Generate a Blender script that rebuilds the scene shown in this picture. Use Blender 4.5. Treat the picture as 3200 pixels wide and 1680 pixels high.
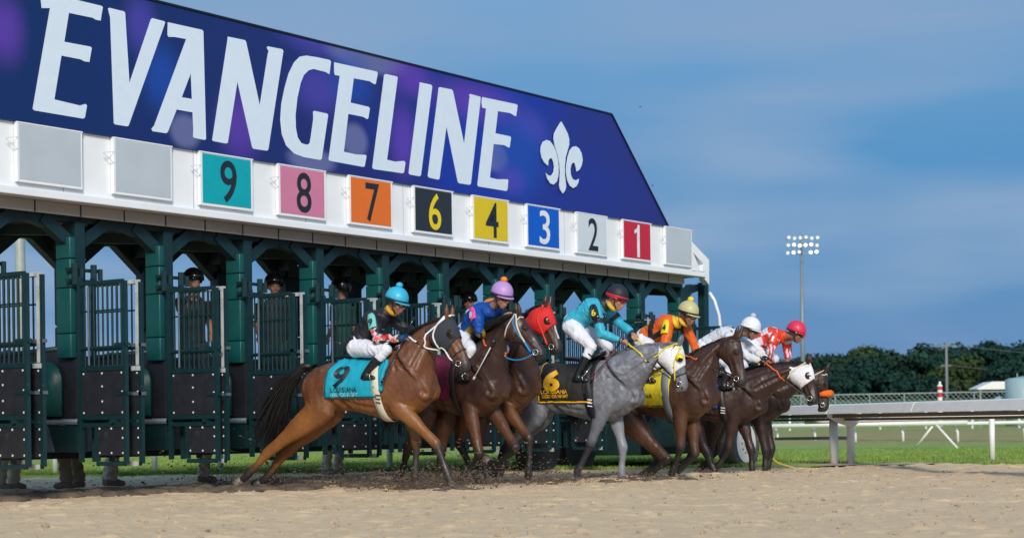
import bpy, bmesh, math, random
import numpy as np
from mathutils import Vector, Matrix, Quaternion
from mathutils.bvhtree import BVHTree
from mathutils.noise import noise as pnoise
random.seed(7); rng = np.random.RandomState(7)
R = math.radians
scene = bpy.context.scene
for o in list(bpy.data.objects): bpy.data.objects.remove(o)
COL = scene.collection

# ------------------------------------------------------------ camera
cam_d = bpy.data.cameras.new('camera'); cam = bpy.data.objects.new('camera', cam_d); COL.objects.link(cam)
cam_d.sensor_width = 36; cam_d.lens = 36 * 5489 / 3200
cam_d.shift_y = (1324 - 840) / 3200
cam_d.clip_start = .1; cam_d.clip_end = 6000
cam.location = (0, 0, .755)
cam.matrix_world = Matrix.Translation((0, 0, .755)) @ Matrix.Rotation(R(90), 4, 'X') @ Matrix.Rotation(R(-.7), 4, 'Z')
cam_d.dof.use_dof = True; cam_d.dof.focus_distance = 20.8; cam_d.dof.aperture_fstop = 2.4
scene.camera = cam

# ------------------------------------------------------------ light and sky
SUN_EL, SUN_AZ = 27, 175          # degrees; azimuth clockwise from +Y (the sun stands behind the camera)
world = bpy.data.worlds.new('World'); scene.world = world; world.use_nodes = True
nt = world.node_tree; N = nt.nodes; Lk = nt.links; N.clear()
def nd(nt, typ, **k):
    n = nt.nodes.new(typ)
    for a, b in k.items(): setattr(n, a, b)
    return n
wo = nd(nt, 'ShaderNodeOutputWorld')
sky = nd(nt, 'ShaderNodeTexSky', sky_type='NISHITA', sun_disc=False)
sky.sun_elevation = R(SUN_EL); sky.sun_rotation = R(SUN_AZ)
bg1 = nd(nt, 'ShaderNodeBackground'); bg1.inputs[1].default_value = .07
Lk.new(sky.outputs[0], bg1.inputs[0])
tc = nd(nt, 'ShaderNodeTexCoord')
sep = nd(nt, 'ShaderNodeSeparateXYZ'); Lk.new(tc.outputs['Generated'], sep.inputs[0])
mp = nd(nt, 'ShaderNodeMapping'); mp.inputs['Scale'].default_value = (4.0, 4.0, 12); mp.inputs['Location'].default_value = (2.9, .3, .2)
mp.inputs['Rotation'].default_value = (0, R(-6), 0)
Lk.new(tc.outputs['Generated'], mp.inputs[0])
n1 = nd(nt, 'ShaderNodeTexNoise'); n1.inputs['Scale'].default_value = 1.0; n1.inputs['Detail'].default_value = 2.5; n1.inputs['Roughness'].default_value = .4
Lk.new(mp.outputs[0], n1.inputs['Vector'])
mp2 = nd(nt, 'ShaderNodeMapping'); mp2.inputs['Scale'].default_value = (5.5, 5.5, 34); mp2.inputs['Location'].default_value = (.4, 2.3, .2)
Lk.new(tc.outputs['Generated'], mp2.inputs[0])
n2 = nd(nt, 'ShaderNodeTexNoise'); n2.inputs['Scale'].default_value = 1.0; n2.inputs['Detail'].default_value = 3; n2.inputs['Roughness'].default_value = .4
Lk.new(mp2.outputs[0], n2.inputs['Vector'])
def mth(op, a, b=None, clamp=False):
    m = nd(nt, 'ShaderNodeMath', operation=op); m.use_clamp = clamp
    for i, v in enumerate((a, b)):
        if v is None: continue
        if isinstance(v, (int, float)): m.inputs[i].default_value = v
        else: Lk.new(v, m.inputs[i])
    return m.outputs[0]
el = mth('MULTIPLY', mth('ABSOLUTE', sep.outputs[2]), 3.4, True)          # rises to 1 at about 17 degrees
cr = nd(nt, 'ShaderNodeValToRGB')
cr.color_ramp.elements[0].position = 0; cr.color_ramp.elements[0].color = (.088, .185, .395, 1)
cr.color_ramp.elements[1].position = .85; cr.color_ramp.elements[1].color = (.150, .300, .50, 1)
e = cr.color_ramp.elements.new(.25); e.color = (.045, .180, .405, 1)
e = cr.color_ramp.elements.new(.5); e.color = (.052, .212, .44, 1)
Lk.new(el, cr.inputs[0])
f = mth('ADD', mth('MULTIPLY', n1.outputs[0], 1.9), mth('MULTIPLY', n2.outputs[0], .9))
f = mth('SUBTRACT', f, mth('MULTIPLY_ADD', sep.outputs[0], .9) if False else 1.19, False); f = mth('SUBTRACT', f, mth('MULTIPLY', sep.outputs[0], .55)); f = mth('MULTIPLY', f, 2.3, True); f = mth('MULTIPLY', f, .9)
mx = nd(nt, 'ShaderNodeMixRGB'); mx.inputs[2].default_value = (.182, .288, .455, 1)
Lk.new(f, mx.inputs[0]); Lk.new(cr.outputs[0], mx.inputs[1])
bg2 = nd(nt, 'ShaderNodeBackground'); bg2.inputs[1].default_value = 1.0; Lk.new(mx.outputs[0], bg2.inputs[0])
ms = nd(nt, 'ShaderNodeMixShader'); ms.inputs[0].default_value = .88
Lk.new(bg1.outputs[0], ms.inputs[1]); Lk.new(bg2.outputs[0], ms.inputs[2]); Lk.new(ms.outputs[0], wo.inputs[0])
sd = bpy.data.lights.new('sun', 'SUN'); sun = bpy.data.objects.new('sun', sd); COL.objects.link(sun)
sd.energy = 2.65; sd.angle = R(13); sd.color = (1, .93, .82)
az = R(SUN_AZ); sdir = Vector((math.sin(az) * math.cos(R(SUN_EL)), math.cos(az) * math.cos(R(SUN_EL)), math.sin(R(SUN_EL))))
sun.rotation_euler = sdir.to_track_quat('Z', 'Y').to_euler()
scene.view_settings.view_transform = 'Standard'; scene.view_settings.look = 'None'
scene.view_settings.exposure = .35; scene.view_settings.gamma = 1; scene.view_settings.use_curve_mapping = False

# ------------------------------------------------------------ materials
MATS = {}
def mat(name, col, rough=.6, metal=0., var=.12, vscale=6., bump=0., bscale=40., spec=.5, coat=0., emit=None, dirt=None, attr=False, alpha=None):
    if name in MATS: return MATS[name]
    m = bpy.data.materials.new(name); m.use_nodes = True; t = m.node_tree; b = t.nodes['Principled BSDF']
    MATS[name] = m
    b.inputs['Roughness'].default_value = rough; b.inputs['Metallic'].default_value = metal
    b.inputs['Specular IOR Level'].default_value = spec; b.inputs['Coat Weight'].default_value = coat
    tc = t.nodes.new('ShaderNodeTexCoord'); nz = t.nodes.new('ShaderNodeTexNoise')
    nz.inputs['Scale'].default_value = vscale; nz.inputs['Detail'].default_value = 5
    t.links.new(tc.outputs['Object'], nz.inputs['Vector'])
    hs = t.nodes.new('ShaderNodeHueSaturation')
    mr = t.nodes.new('ShaderNodeMapRange'); mr.inputs[1].default_value = .25; mr.inputs[2].default_value = .75
    mr.inputs[3].default_value = 1 - var; mr.inputs[4].default_value = 1 + var
    t.links.new(nz.outputs[0], mr.inputs[0]); t.links.new(mr.outputs[0], hs.inputs['Value'])
    if attr:
        at = t.nodes.new('ShaderNodeAttribute'); at.attribute_name = 'Col'; t.links.new(at.outputs[0], hs.inputs['Color'])
    else: hs.inputs['Color'].default_value = (*col, 1)
    last = hs.outputs[0]
    if dirt:
        n3 = t.nodes.new('ShaderNodeTexNoise'); n3.inputs['Scale'].default_value = dirt[1]; n3.inputs['Detail'].default_value = 6; n3.inputs['Roughness'].default_value = .7
        t.links.new(tc.outputs['Object'], n3.inputs['Vector'])
        m2 = t.nodes.new('ShaderNodeMapRange'); m2.inputs[1].default_value = dirt[2]; m2.inputs[2].default_value = dirt[2] + .15
        m2.inputs[4].default_value = dirt[3]
        t.links.new(n3.outputs[0], m2.inputs[0])
        mm = t.nodes.new('ShaderNodeMixRGB'); mm.inputs[2].default_value = (*dirt[0], 1)
        t.links.new(m2.outputs[0], mm.inputs[0]); t.links.new(last, mm.inputs[1]); last = mm.outputs[0]
    t.links.new(last, b.inputs['Base Color'])
    if bump:
        n4 = t.nodes.new('ShaderNodeTexNoise'); n4.inputs['Scale'].default_value = bscale; n4.inputs['Detail'].default_value = 4
        t.links.new(tc.outputs['Object'], n4.inputs['Vector'])
        bp = t.nodes.new('ShaderNodeBump'); bp.inputs['Strength'].default_value = bump; bp.inputs['Distance'].default_value = .02
        t.links.new(n4.outputs[0], bp.inputs['Height']); t.links.new(bp.outputs[0], b.inputs['Normal'])
    if emit:
        b.inputs['Emission Color'].default_value = (*emit[0], 1); b.inputs['Emission Strength'].default_value = emit[1]
    return m
def simple(name, c, rough=.6, **k): return mat(name, c, rough, **k)
DIRT = (.30, .22, .14)
M_teal = simple('teal padded vinyl', (.003, .072, .072), .42, var=.15, vscale=3, bump=.25, bscale=9, dirt=(DIRT, 7, .66, .3))
M_steel = simple('dark green painted steel', (.004, .027, .032), .45, var=.25, vscale=5, dirt=(DIRT, 9, .66, .35))
M_deep = simple('shaded green steel', (.006, .026, .029), .5, var=.2)
M_rubber = simple('black rubber panel', (.017, .019, .026), .5, var=.3, vscale=8, dirt=((.22, .18, .15), 6, .62, .45))
M_blk = simple('black box steel', (.006, .008, .012), .6)
M_white = simple('white gate paint', (.83, .85, .87), .4, var=.05, vscale=2, dirt=((.55, .5, .45), 3, .66, .35))
M_whited = simple('chipped white paint', (.46, .49, .50), .5, var=.2, dirt=((.1, .14, .14), 14, .56, .9))
M_soffit = simple('beige soffit sheet', (.36, .30, .25), .7, var=.1, vscale=2)
M_grey = simple('blank grey board', (.48, .53, .58), .5, var=.06, vscale=2)
M_letter = simple('pale letter print', (.66, .76, .86), .5, var=.03)
M_bolt = simple('zinc bolt', (.75, .75, .75), .35, metal=.3)
M_bluegrey = simple('worn grey steel', (.10, .13, .17), .45, var=.3)
M_railw = simple('white rail paint', (.80, .78, .74), .4, var=.06, dirt=((.45, .42, .38), 5, .64, .4))
M_skin = simple('skin', (.42, .21, .13), .5, var=.08)
M_skin2 = simple('tanned skin', (.27, .13, .08), .5, var=.08)
M_goggle = simple('dark goggle lens', (.03, .03, .035), .12, var=.05, coat=.6)
M_black = simple('black gloss', (.008, .009, .011), .22, var=.1, coat=.4)
M_leather = simple('black leather', (.010, .010, .012), .35, var=.2, bump=.2)
M_whitecloth = simple('white breeches cloth', (.72, .74, .82), .75, var=.05, bump=.3, bscale=14)
M_strap = simple('dark leather strap', (.02, .013, .012), .5)
M_whitestrap = simple('white nylon strap', (.75, .76, .78), .5)
M_khaki = simple('khaki trousers', (.62, .54, .40), .85, var=.25, vscale=12, bump=.5, bscale=14, dirt=((.5, .45, .38), 8, .6, .5))
M_olive = simple('olive trousers', (.34, .27, .18), .85, var=.25, vscale=12, bump=.5, bscale=14)
M_boot = simple('brown work boot', (.28, .2, .14), .7)
M_vest = simple('black vest', (.010, .016, .018), .7)
M_gshirt = simple('green shirt', (.01, .06, .05), .8)
M_metal = simple('bright bit metal', (.7, .68, .62), .25, metal=.9)
M_hair = simple('horse hair', (.008, .006, .006), .5, var=.3)
M_mgrey = simple('grey mane hair', (.16, .15, .15), .6, var=.4)
M_hoof = simple('hoof horn', (.10, .09, .08), .5, dirt=((.35, .26, .18), 15, .5, .8))
def paint(name, c, r=.5, **k): return simple(name, c, r, **k)

# ------------------------------------------------------------ mesh helpers
def link(name, me, m=None, parent=None, smooth=False):
    o = bpy.data.objects.new(name, me); COL.objects.link(o)
    if m is not None:
        me.materials.clear()
        for q in (m if isinstance(m, (list, tuple)) else [m]): me.materials.append(q)
    if parent: o.parent = parent
    if smooth: me.polygons.foreach_set('use_smooth', [True] * len(me.polygons))
    return o
def bm_link(name, bm, m=None, parent=None, smooth=False):
    me = bpy.data.meshes.new(name); bmesh.ops.recalc_face_normals(bm, faces=bm.faces); bm.to_mesh(me); bm.free()
    return link(name, me, m, parent, smooth)
def tag(o, label=None, cat=None, group=None, kind=None):
    if label: o['label'] = label
    if cat: o['category'] = cat
    if group: o['group'] = group
    if kind: o['kind'] = kind
    return o
def empty(name, loc=(0, 0, 0), rz=0., label=None, cat=None, group=None):
    o = bpy.data.objects.new(name, None); COL.objects.link(o); o.location = loc; o.rotation_euler = (0, 0, rz)
    o.empty_display_size = .3
    return tag(o, label, cat, group)
def copy_tree(o, parent=None):
    c = o.copy(); COL.objects.link(c); c.parent = parent
    for ch in list(o.children): copy_tree(ch, c)
    return c
def box(bm, a, b, bev=0.):
    a = Vector(a); b = Vector(b)
    r = bmesh.ops.create_cube(bm, size=1); vs = r['verts']
    for v in vs: v.co = Vector(((a[i] + b[i]) / 2 + v.co[i] * (b[i] - a[i]) for i in range(3)))
    if bev:
        es = list({e for v in vs for e in v.link_edges})
        bmesh.ops.bevel(bm, geom=es, offset=bev, segments=2, affect='EDGES', profile=.6)
def beam(bm, p, q, w, h=None, up=(0, 0, 1)):
    """rectangular bar from p to q"""
    p = Vector(p); q = Vector(q); h = h or w; d = (q - p); L = d.length; d.normalize()
    u = Vector(up)
    if abs(d.dot(u)) > .99: u = Vector((1, 0, 0))
    s = d.cross(u).normalized(); u = s.cross(d).normalized()
    r = bmesh.ops.create_cube(bm, size=1)
    for v in r['verts']: v.co = p + d * (v.co.x + .5) * L + s * v.co.y * w + u * v.co.z * h
def tube(bm, pts, r, seg=8, cap=True):
    pts = [Vector(p) for p in pts]; n = len(pts); rs = r if isinstance(r, (list, tuple)) else [r] * n
    rings = []; prev = None
    for i, p in enumerate(pts):
        t = (pts[min(i + 1, n - 1)] - pts[max(i - 1, 0)])
        t = t.normalized() if t.length > 1e-9 else Vector((0, 0, 1))
        if prev is None:
            a = Vector((0, 0, 1)) if abs(t.z) < .9 else Vector((1, 0, 0)); s = t.cross(a).normalized()
        else: s = (prev - t * prev.dot(t)); s = s.normalized() if s.length > 1e-6 else t.orthogonal().normalized()
        prev = s; u = t.cross(s)
        rings.append([bm.verts.new(p + (s * math.cos(2 * math.pi * k / seg) + u * math.sin(2 * math.pi * k / seg)) * rs[i]) for k in range(seg)])
    for a, b in zip(rings, rings[1:]):
        for k in range(seg): bm.faces.new((a[k], a[(k + 1) % seg], b[(k + 1) % seg], b[k]))
    if cap: bm.faces.new(rings[0][::-1]); bm.faces.new(rings[-1])
def ell(bm, c, r, seg=16, rot=None, rings=10):
    q = bmesh.ops.create_uvsphere(bm, u_segments=seg, v_segments=rings, radius=1)
    for v in q['verts']:
        p = Vector((v.co.x * r[0], v.co.y * r[1], v.co.z * r[2]))
        if rot: p = rot @ p
        v.co = p + Vector(c)
    return q['verts']
def loft(bm, st, seg=18, cap=True, a0=0., a1=None):
    """stations: (centre, half-height vector, half-width vector)"""
    rings = []; full = a1 is None; n = seg if full else seg + 1
    for c, u, w in st:
        c = Vector(c); u = Vector(u); w = Vector(w)
        A = [2 * math.pi * k / seg if full else a0 + (a1 - a0) * k / seg for k in range(n)]
        rings.append([bm.verts.new(c + u * math.cos(t) + w * math.sin(t)) for t in A])
    for a, b in zip(rings, rings[1:]):
        for k in range(seg if not full else n):
            k2 = (k + 1) % n
            if not full and k2 == 0: continue
            bm.faces.new((a[k], a[k2], b[k2], b[k]))
    if cap and full: bm.faces.new(rings[0][::-1]); bm.faces.new(rings[-1])
    return rings
def poly(bm, pts, holes=(), depth=0., f=lambda a, b, d: (a, b, d)):
    """filled outline (with holes) given as 2D points, extruded by depth; f maps (a,b,d) to 3D"""
    edges = []
    for loop in [pts] + list(holes):
        vs = [bm.verts.new((p[0], p[1], 0)) for p in loop]
        edges += [bm.edges.new((vs[i], vs[(i + 1) % len(vs)])) for i in range(len(vs))]
    g = bmesh.ops.triangle_fill(bm, use_beauty=True, edges=edges)
    faces = [x for x in g['geom'] if isinstance(x, bmesh.types.BMFace)]
    if depth:
        e = bmesh.ops.extrude_face_region(bm, geom=faces)
        for v in [x for x in e['geom'] if isinstance(x, bmesh.types.BMVert)]: v.co.z += depth
    for v in bm.verts: v.co = Vector(f(v.co.x, v.co.y, v.co.z))
def remeshed(name, bm, voxel, smooth=4, fac=.5):
    me = bpy.data.meshes.new(name); bmesh.ops.recalc_face_normals(bm, faces=bm.faces); bm.to_mesh(me); bm.free()
    o = bpy.data.objects.new(name, me); COL.objects.link(o)
    m = o.modifiers.new('r', 'REMESH'); m.mode = 'VOXEL'; m.voxel_size = voxel
    if smooth:
        s = o.modifiers.new('s', 'SMOOTH'); s.iterations = smooth; s.factor = fac
    dg = bpy.context.evaluated_depsgraph_get(); ev = o.evaluated_get(dg)
    res = bpy.data.meshes.new_from_object(ev); bpy.data.objects.remove(o); bpy.data.meshes.remove(me)
    res.name = name; res.polygons.foreach_set('use_smooth', [True] * len(res.polygons))
    return res
def vco(me):
    a = np.empty(len(me.vertices) * 3, np.float32); me.vertices.foreach_get('co', a); return a.reshape(-1, 3)
def set_col(me, c):
    at = me.color_attributes.new('Col', 'FLOAT_COLOR', 'POINT')
    a = np.ones((len(me.vertices), 4), np.float32); a[:, :3] = c; at.data.foreach_set('color', a.ravel())
def text_mesh(s, sx=1., sy=1., bold=0., depth=0.):
    cu = bpy.data.curves.new('t', 'FONT'); cu.body = s; cu.align_x = 'CENTER'; cu.align_y = 'CENTER'; cu.size = 1; cu.offset = bold; cu.resolution_u = 4; cu.extrude = depth
    o = bpy.data.objects.new('t', cu); COL.objects.link(o)
    dg = bpy.context.evaluated_depsgraph_get(); me = bpy.data.meshes.new_from_object(o.evaluated_get(dg))
    bpy.data.objects.remove(o); bpy.data.curves.remove(cu)
    a = vco(me); mn, mxx = a.min(0), a.max(0)     # normalise to the wanted box
    for v in me.vertices:
        v.co.x = (v.co.x - (mn[0] + mxx[0]) / 2) / (mxx[0] - mn[0]) * sx; v.co.y = (v.co.y - (mn[1] + mxx[1]) / 2) / (mxx[1] - mn[1]) * sy
    return me
LETTERS= {"E":[[[0.319,5.384],[0.342,5.208],[0.452,5.228],[0.208,4.127],[0.227,4.112],[0.879,4.112],[0.906,4.127],[0.937,4.262],[0.915,4.276],[0.838,4.248],[0.494,4.265],[0.596,4.748],[0.856,4.749],[0.911,4.735],[0.977,4.74],[1.013,4.899],[0.991,4.909],[0.637,4.902],[0.704,5.223],[1.03,5.229],[1.074,5.215],[1.141,5.218],[1.175,5.373],[1.155,5.382]]],"V":[[[1.247,5.369],[1.266,5.381],[1.474,5.38],[1.493,5.369],[1.543,4.595],[1.873,5.366],[1.897,5.38],[2.078,5.376],[2.085,5.359],[1.524,4.121],[1.5,4.109],[1.328,4.108],[1.312,4.12],[1.278,5.277]]],"A":[[[2.127,5.375],[2.662,5.381],[2.68,5.367],[2.702,4.119],[2.679,4.103],[2.515,4.107],[2.497,4.118],[2.504,4.202],[2.494,4.399],[2.246,4.398],[2.106,4.124],[2.082,4.106],[1.877,4.103],[1.86,4.128],[1.902,4.17],[2.408,5.231],[2.222,5.224],[2.136,5.209],[2.12,5.228]],[[2.474,4.849],[2.327,4.55],[2.487,4.553]]],"N":[[[3.076,5.373],[3.363,5.38],[3.381,5.358],[3.599,4.632],[3.748,5.274],[3.763,5.315],[3.73,5.349],[3.75,5.371],[4.001,5.378],[4.021,5.358],[3.736,4.117],[3.708,4.1],[3.481,4.096],[3.462,4.109],[3.226,4.865],[3.055,4.121],[3.028,4.104],[2.815,4.107],[2.802,4.118],[3.067,5.315]]],"G":[[[4.89,5.368],[4.857,5.201],[4.782,5.22],[4.56,5.222],[4.472,5.192],[4.383,5.119],[4.323,5.01],[4.262,4.823],[4.224,4.6],[4.227,4.442],[4.259,4.327],[4.324,4.266],[4.426,4.258],[4.476,4.284],[4.495,4.357],[4.549,4.604],[4.544,4.683],[4.565,4.7],[4.803,4.698],[4.823,4.681],[4.694,4.116],[4.667,4.097],[4.365,4.098],[4.192,4.122],[4.051,4.203],[3.977,4.332],[3.952,4.505],[3.975,4.704],[4.035,4.908],[4.11,5.096],[4.212,5.251],[4.314,5.336],[4.431,5.369],[4.622,5.38],[4.86,5.384]]],"E2":[[[4.95,5.368],[5.776,5.378],[5.798,5.36],[5.757,5.214],[5.725,5.205],[5.629,5.23],[5.322,5.221],[5.254,4.899],[5.607,4.894],[5.632,4.877],[5.598,4.743],[5.573,4.73],[5.494,4.75],[5.208,4.749],[5.113,4.254],[5.344,4.246],[5.532,4.262],[5.554,4.25],[5.514,4.11],[5.482,4.101],[4.843,4.107],[4.822,4.12],[5.054,5.211],[4.962,5.207],[4.948,5.246]]],"L":[[[5.927,5.355],[5.953,5.374],[6.183,5.377],[6.205,5.366],[5.965,4.249],[6.128,4.242],[6.311,4.273],[6.344,4.256],[6.315,4.125],[6.281,4.104],[5.694,4.095],[5.666,4.111],[5.92,5.312]]],"I":[[[6.669,5.371],[6.91,5.375],[6.937,5.357],[6.669,4.12],[6.634,4.101],[6.431,4.105],[6.408,4.12],[6.658,5.305]]],"N2":[[[7.074,5.355],[7.102,5.37],[7.368,5.377],[7.393,5.358],[7.632,4.658],[7.765,5.3],[7.777,5.336],[7.755,5.355],[7.785,5.375],[8.018,5.37],[8.025,5.337],[7.774,4.12],[7.741,4.101],[7.504,4.098],[7.476,4.118],[7.24,4.852],[7.07,4.119],[7.042,4.099],[6.84,4.106],[6.816,4.125],[7.065,5.288]]],"E3":[[[8.063,5.372],[8.882,5.385],[8.914,5.371],[8.875,5.214],[8.839,5.21],[8.73,5.236],[8.432,5.223],[8.364,4.899],[8.715,4.9],[8.742,4.885],[8.708,4.742],[8.673,4.731],[8.584,4.755],[8.319,4.741],[8.221,4.252],[8.4,4.248],[8.632,4.273],[8.663,4.264],[8.637,4.116],[8.601,4.101],[7.944,4.099],[7.926,4.115],[8.154,5.22],[8.06,5.223],[8.047,5.295]]],"F0":[[[9.996,5.278],[10.075,5.207],[10.158,5.121],[10.199,5.042],[10.197,4.957],[10.141,4.841],[10.097,4.752],[10.073,4.617],[10.07,4.496],[10.089,4.39],[10.102,4.319],[10.075,4.256],[10.011,4.199],[9.948,4.249],[9.924,4.313],[9.941,4.41],[9.95,4.519],[9.935,4.637],[9.896,4.753],[9.825,4.876],[9.792,4.991],[9.808,5.077],[9.884,5.17]]],"F1":[[[9.631,4.574],[9.539,4.611],[9.479,4.669],[9.45,4.76],[9.462,4.844],[9.515,4.916],[9.598,4.953],[9.691,4.949],[9.773,4.894],[9.844,4.807],[9.894,4.693],[9.909,4.575],[9.9,4.454],[9.856,4.365],[9.771,4.312],[9.688,4.318],[9.617,4.376],[9.577,4.461],[9.608,4.44],[9.67,4.429],[9.732,4.448],[9.781,4.501],[9.798,4.574],[9.778,4.644],[9.738,4.693],[9.686,4.695],[9.643,4.652]]],"F2":[[[10.394,4.573],[10.373,4.638],[10.342,4.689],[10.299,4.7],[10.251,4.667],[10.222,4.597],[10.226,4.513],[10.272,4.451],[10.337,4.434],[10.402,4.447],[10.446,4.469],[10.434,4.413],[10.378,4.347],[10.291,4.311],[10.205,4.335],[10.143,4.407],[10.109,4.524],[10.122,4.646],[10.161,4.771],[10.217,4.875],[10.294,4.935],[10.38,4.955],[10.467,4.929],[10.531,4.863],[10.557,4.768],[10.527,4.679],[10.471,4.612]]]}
BLOBS=[(-0.14, 4.907, 0.23, 0.32, 0), (1.718, 5.285, 0.21, 0.3, 1), (2.019, 4.739, 0.27, 0.35, 2), (2.378, 4.167, 0.18, 0.15, 3), (4.644, 4.978, 0.42, 0.3, 1), (5.332, 4.42, 0.19, 0.17, 3), (3.257, 4.355, 0.32, 0.38, 0), (4.51, 4.079, 0.33, 0.1, 3), (4.626, 5.597, 0.6, 0.18, 1), (5.603, 5.534, 0.58, 0.15, 3), (6.299, 4.538, 0.24, 0.43, 0), (6.45, 5.413, 0.41, 0.24, 0), (9.243, 5.088, 0.37, 0.21, 1), (7.931, 5.279, 0.96, 0.25, 0), (8.368, 4.564, 0.23, 0.16, 3), (8.749, 4.285, 0.32, 0.18, 0), (8.955, 4.679, 0.61, 0.58, 2), (5.283, 5.174, 0.38, 0.33, 2)]
HORSES={"9":{"o":[-1.31,20.35],"a":26,"w":[-0.0,0.0,1.66],"poll":[0.68,0.0,1.99],"muz":[0.99,-0.0,1.43],"nf":[[0.56,-0.13,0.54],[0.7,-0.13,0.19],[0.78,-0.13,0.02]],"ff":[[0.16,0.13,0.54],[0.13,0.13,0.18],[0.15,0.13,0.02]],"nh":[[-1.11,-0.14,0.88],[-1.72,-0.14,0.45],[-2.02,-0.14,0.18],[-2.19,-0.14,0.07]],"fh":[[-1.25,0.14,0.82],[-1.71,0.14,0.4],[-1.94,0.14,0.13],[-2.11,0.14,0.06]]},"8":{"o":[-0.43,21.1],"a":48,"w":[0.0,0.0,1.68],"poll":[0.78,0.0,2.05],"muz":[1.08,0.21,1.6],"nf":[[0.21,-0.13,0.39],[-0.16,-0.13,0.09],[-0.3,-0.13,-0.03]],"ff":[[0.57,0.13,0.46],[0.17,0.13,0.26],[0.01,0.13,0.34]],"nh":[[-0.73,-0.14,0.63],[-1.14,-0.14,0.47],[-1.27,-0.14,0.17],[-1.37,-0.14,0.07]],"fh":[[-0.7,0.14,0.62],[-0.82,0.14,0.44],[-0.89,0.14,0.2],[-0.99,0.14,0.08]]},"7":{"o":[-0.07,21.6],"a":46,"w":[0.0,0.0,1.74],"poll":[0.74,0.0,2.18],"muz":[0.95,0.08,1.65],"nf":[[0.54,-0.13,0.57],[0.51,-0.13,0.16],[0.48,-0.13,0.0]],"ff":[[-0.01,0.13,0.63],[0.05,0.13,0.81],[0.09,0.13,0.66]],"nh":[[-0.39,-0.14,0.68],[-0.72,-0.14,0.52],[-0.43,-0.14,0.14],[-0.3,-0.14,-0.03]],"fh":[[-0.54,0.14,0.61],[-0.67,0.14,0.41],[-0.52,0.14,0.15],[-0.44,0.14,0.02]]},"6":{"o":[1.18,21.95],"a":24,"w":[0.0,0.0,1.57],"poll":[0.98,0.0,1.72],"muz":[1.11,0.03,1.17],"nf":[[-0.17,-0.13,0.48],[-0.35,-0.13,0.14],[-0.33,-0.13,-0.0]],"ff":[[0.17,0.13,0.43],[0.14,0.13,0.14],[0.18,0.13,-0.0]],"nh":[[-1.07,-0.14,0.77],[-1.28,-0.14,0.51],[-1.39,-0.14,0.16],[-1.42,-0.14,0.02]],"fh":[[-1.17,0.14,0.73],[-1.45,0.14,0.44],[-1.61,0.14,0.13],[-1.68,0.14,0.01]]},"4":{"o":[2.24,22.9],"a":34,"w":[-0.0,0.0,1.53],"poll":[0.8,0.0,1.85],"muz":[0.95,0.01,1.23],"nf":[[0.02,-0.13,0.41],[-0.11,-0.13,0.1],[-0.14,-0.13,-0.01]],"ff":[[0.09,0.13,0.31],[-0.16,0.13,0.12],[-0.2,0.13,0.04]],"nh":[[-0.92,-0.14,0.71],[-0.17,-0.14,0.27],[-0.44,-0.14,0.07],[-0.58,-0.14,-0.01]],"fh":[[-1.04,0.14,0.71],[-0.43,0.14,0.26],[-0.7,0.14,0.06],[-0.86,0.14,-0.02]]},"2":{"o":[3.14,24.75],"a":24,"w":[0.0,0.0,1.42],"poll":[1.07,0.0,1.56],"muz":[1.24,0.01,1.02],"nf":[[-0.06,-0.13,0.37],[-0.21,-0.13,0.13],[-0.29,-0.13,0.05]],"ff":[[0.2,0.13,0.34],[0.2,0.13,0.09],[0.23,0.13,-0.01]],"nh":[[-0.51,-0.14,0.7],[-0.37,-0.14,0.31],[-0.27,-0.14,0.06],[-0.26,-0.14,-0.04]],"fh":[[-0.69,0.14,0.7],[-0.65,0.14,0.33],[-0.82,0.14,0.15],[-0.92,0.14,0.03]]},"1":{"o":[3.6,25.7],"a":22,"w":[0.0,0.0,1.44],"poll":[1.01,0.0,1.47],"muz":[1.08,0.02,0.91],"nf":[[0.14,-0.13,0.32],[0.13,-0.13,0.08],[0.13,-0.13,-0.03]],"ff":[[0.17,0.13,0.33],[0.11,0.13,0.09],[0.1,0.13,-0.01]],"nh":[[-0.49,-0.14,0.69],[-0.69,-0.14,0.34],[-0.69,-0.14,0.1],[-0.74,-0.14,-0.01]],"fh":[[-0.57,0.14,0.69],[-0.67,0.14,0.33],[-0.87,0.14,0.1],[-0.97,0.14,0.0]]}}
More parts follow.
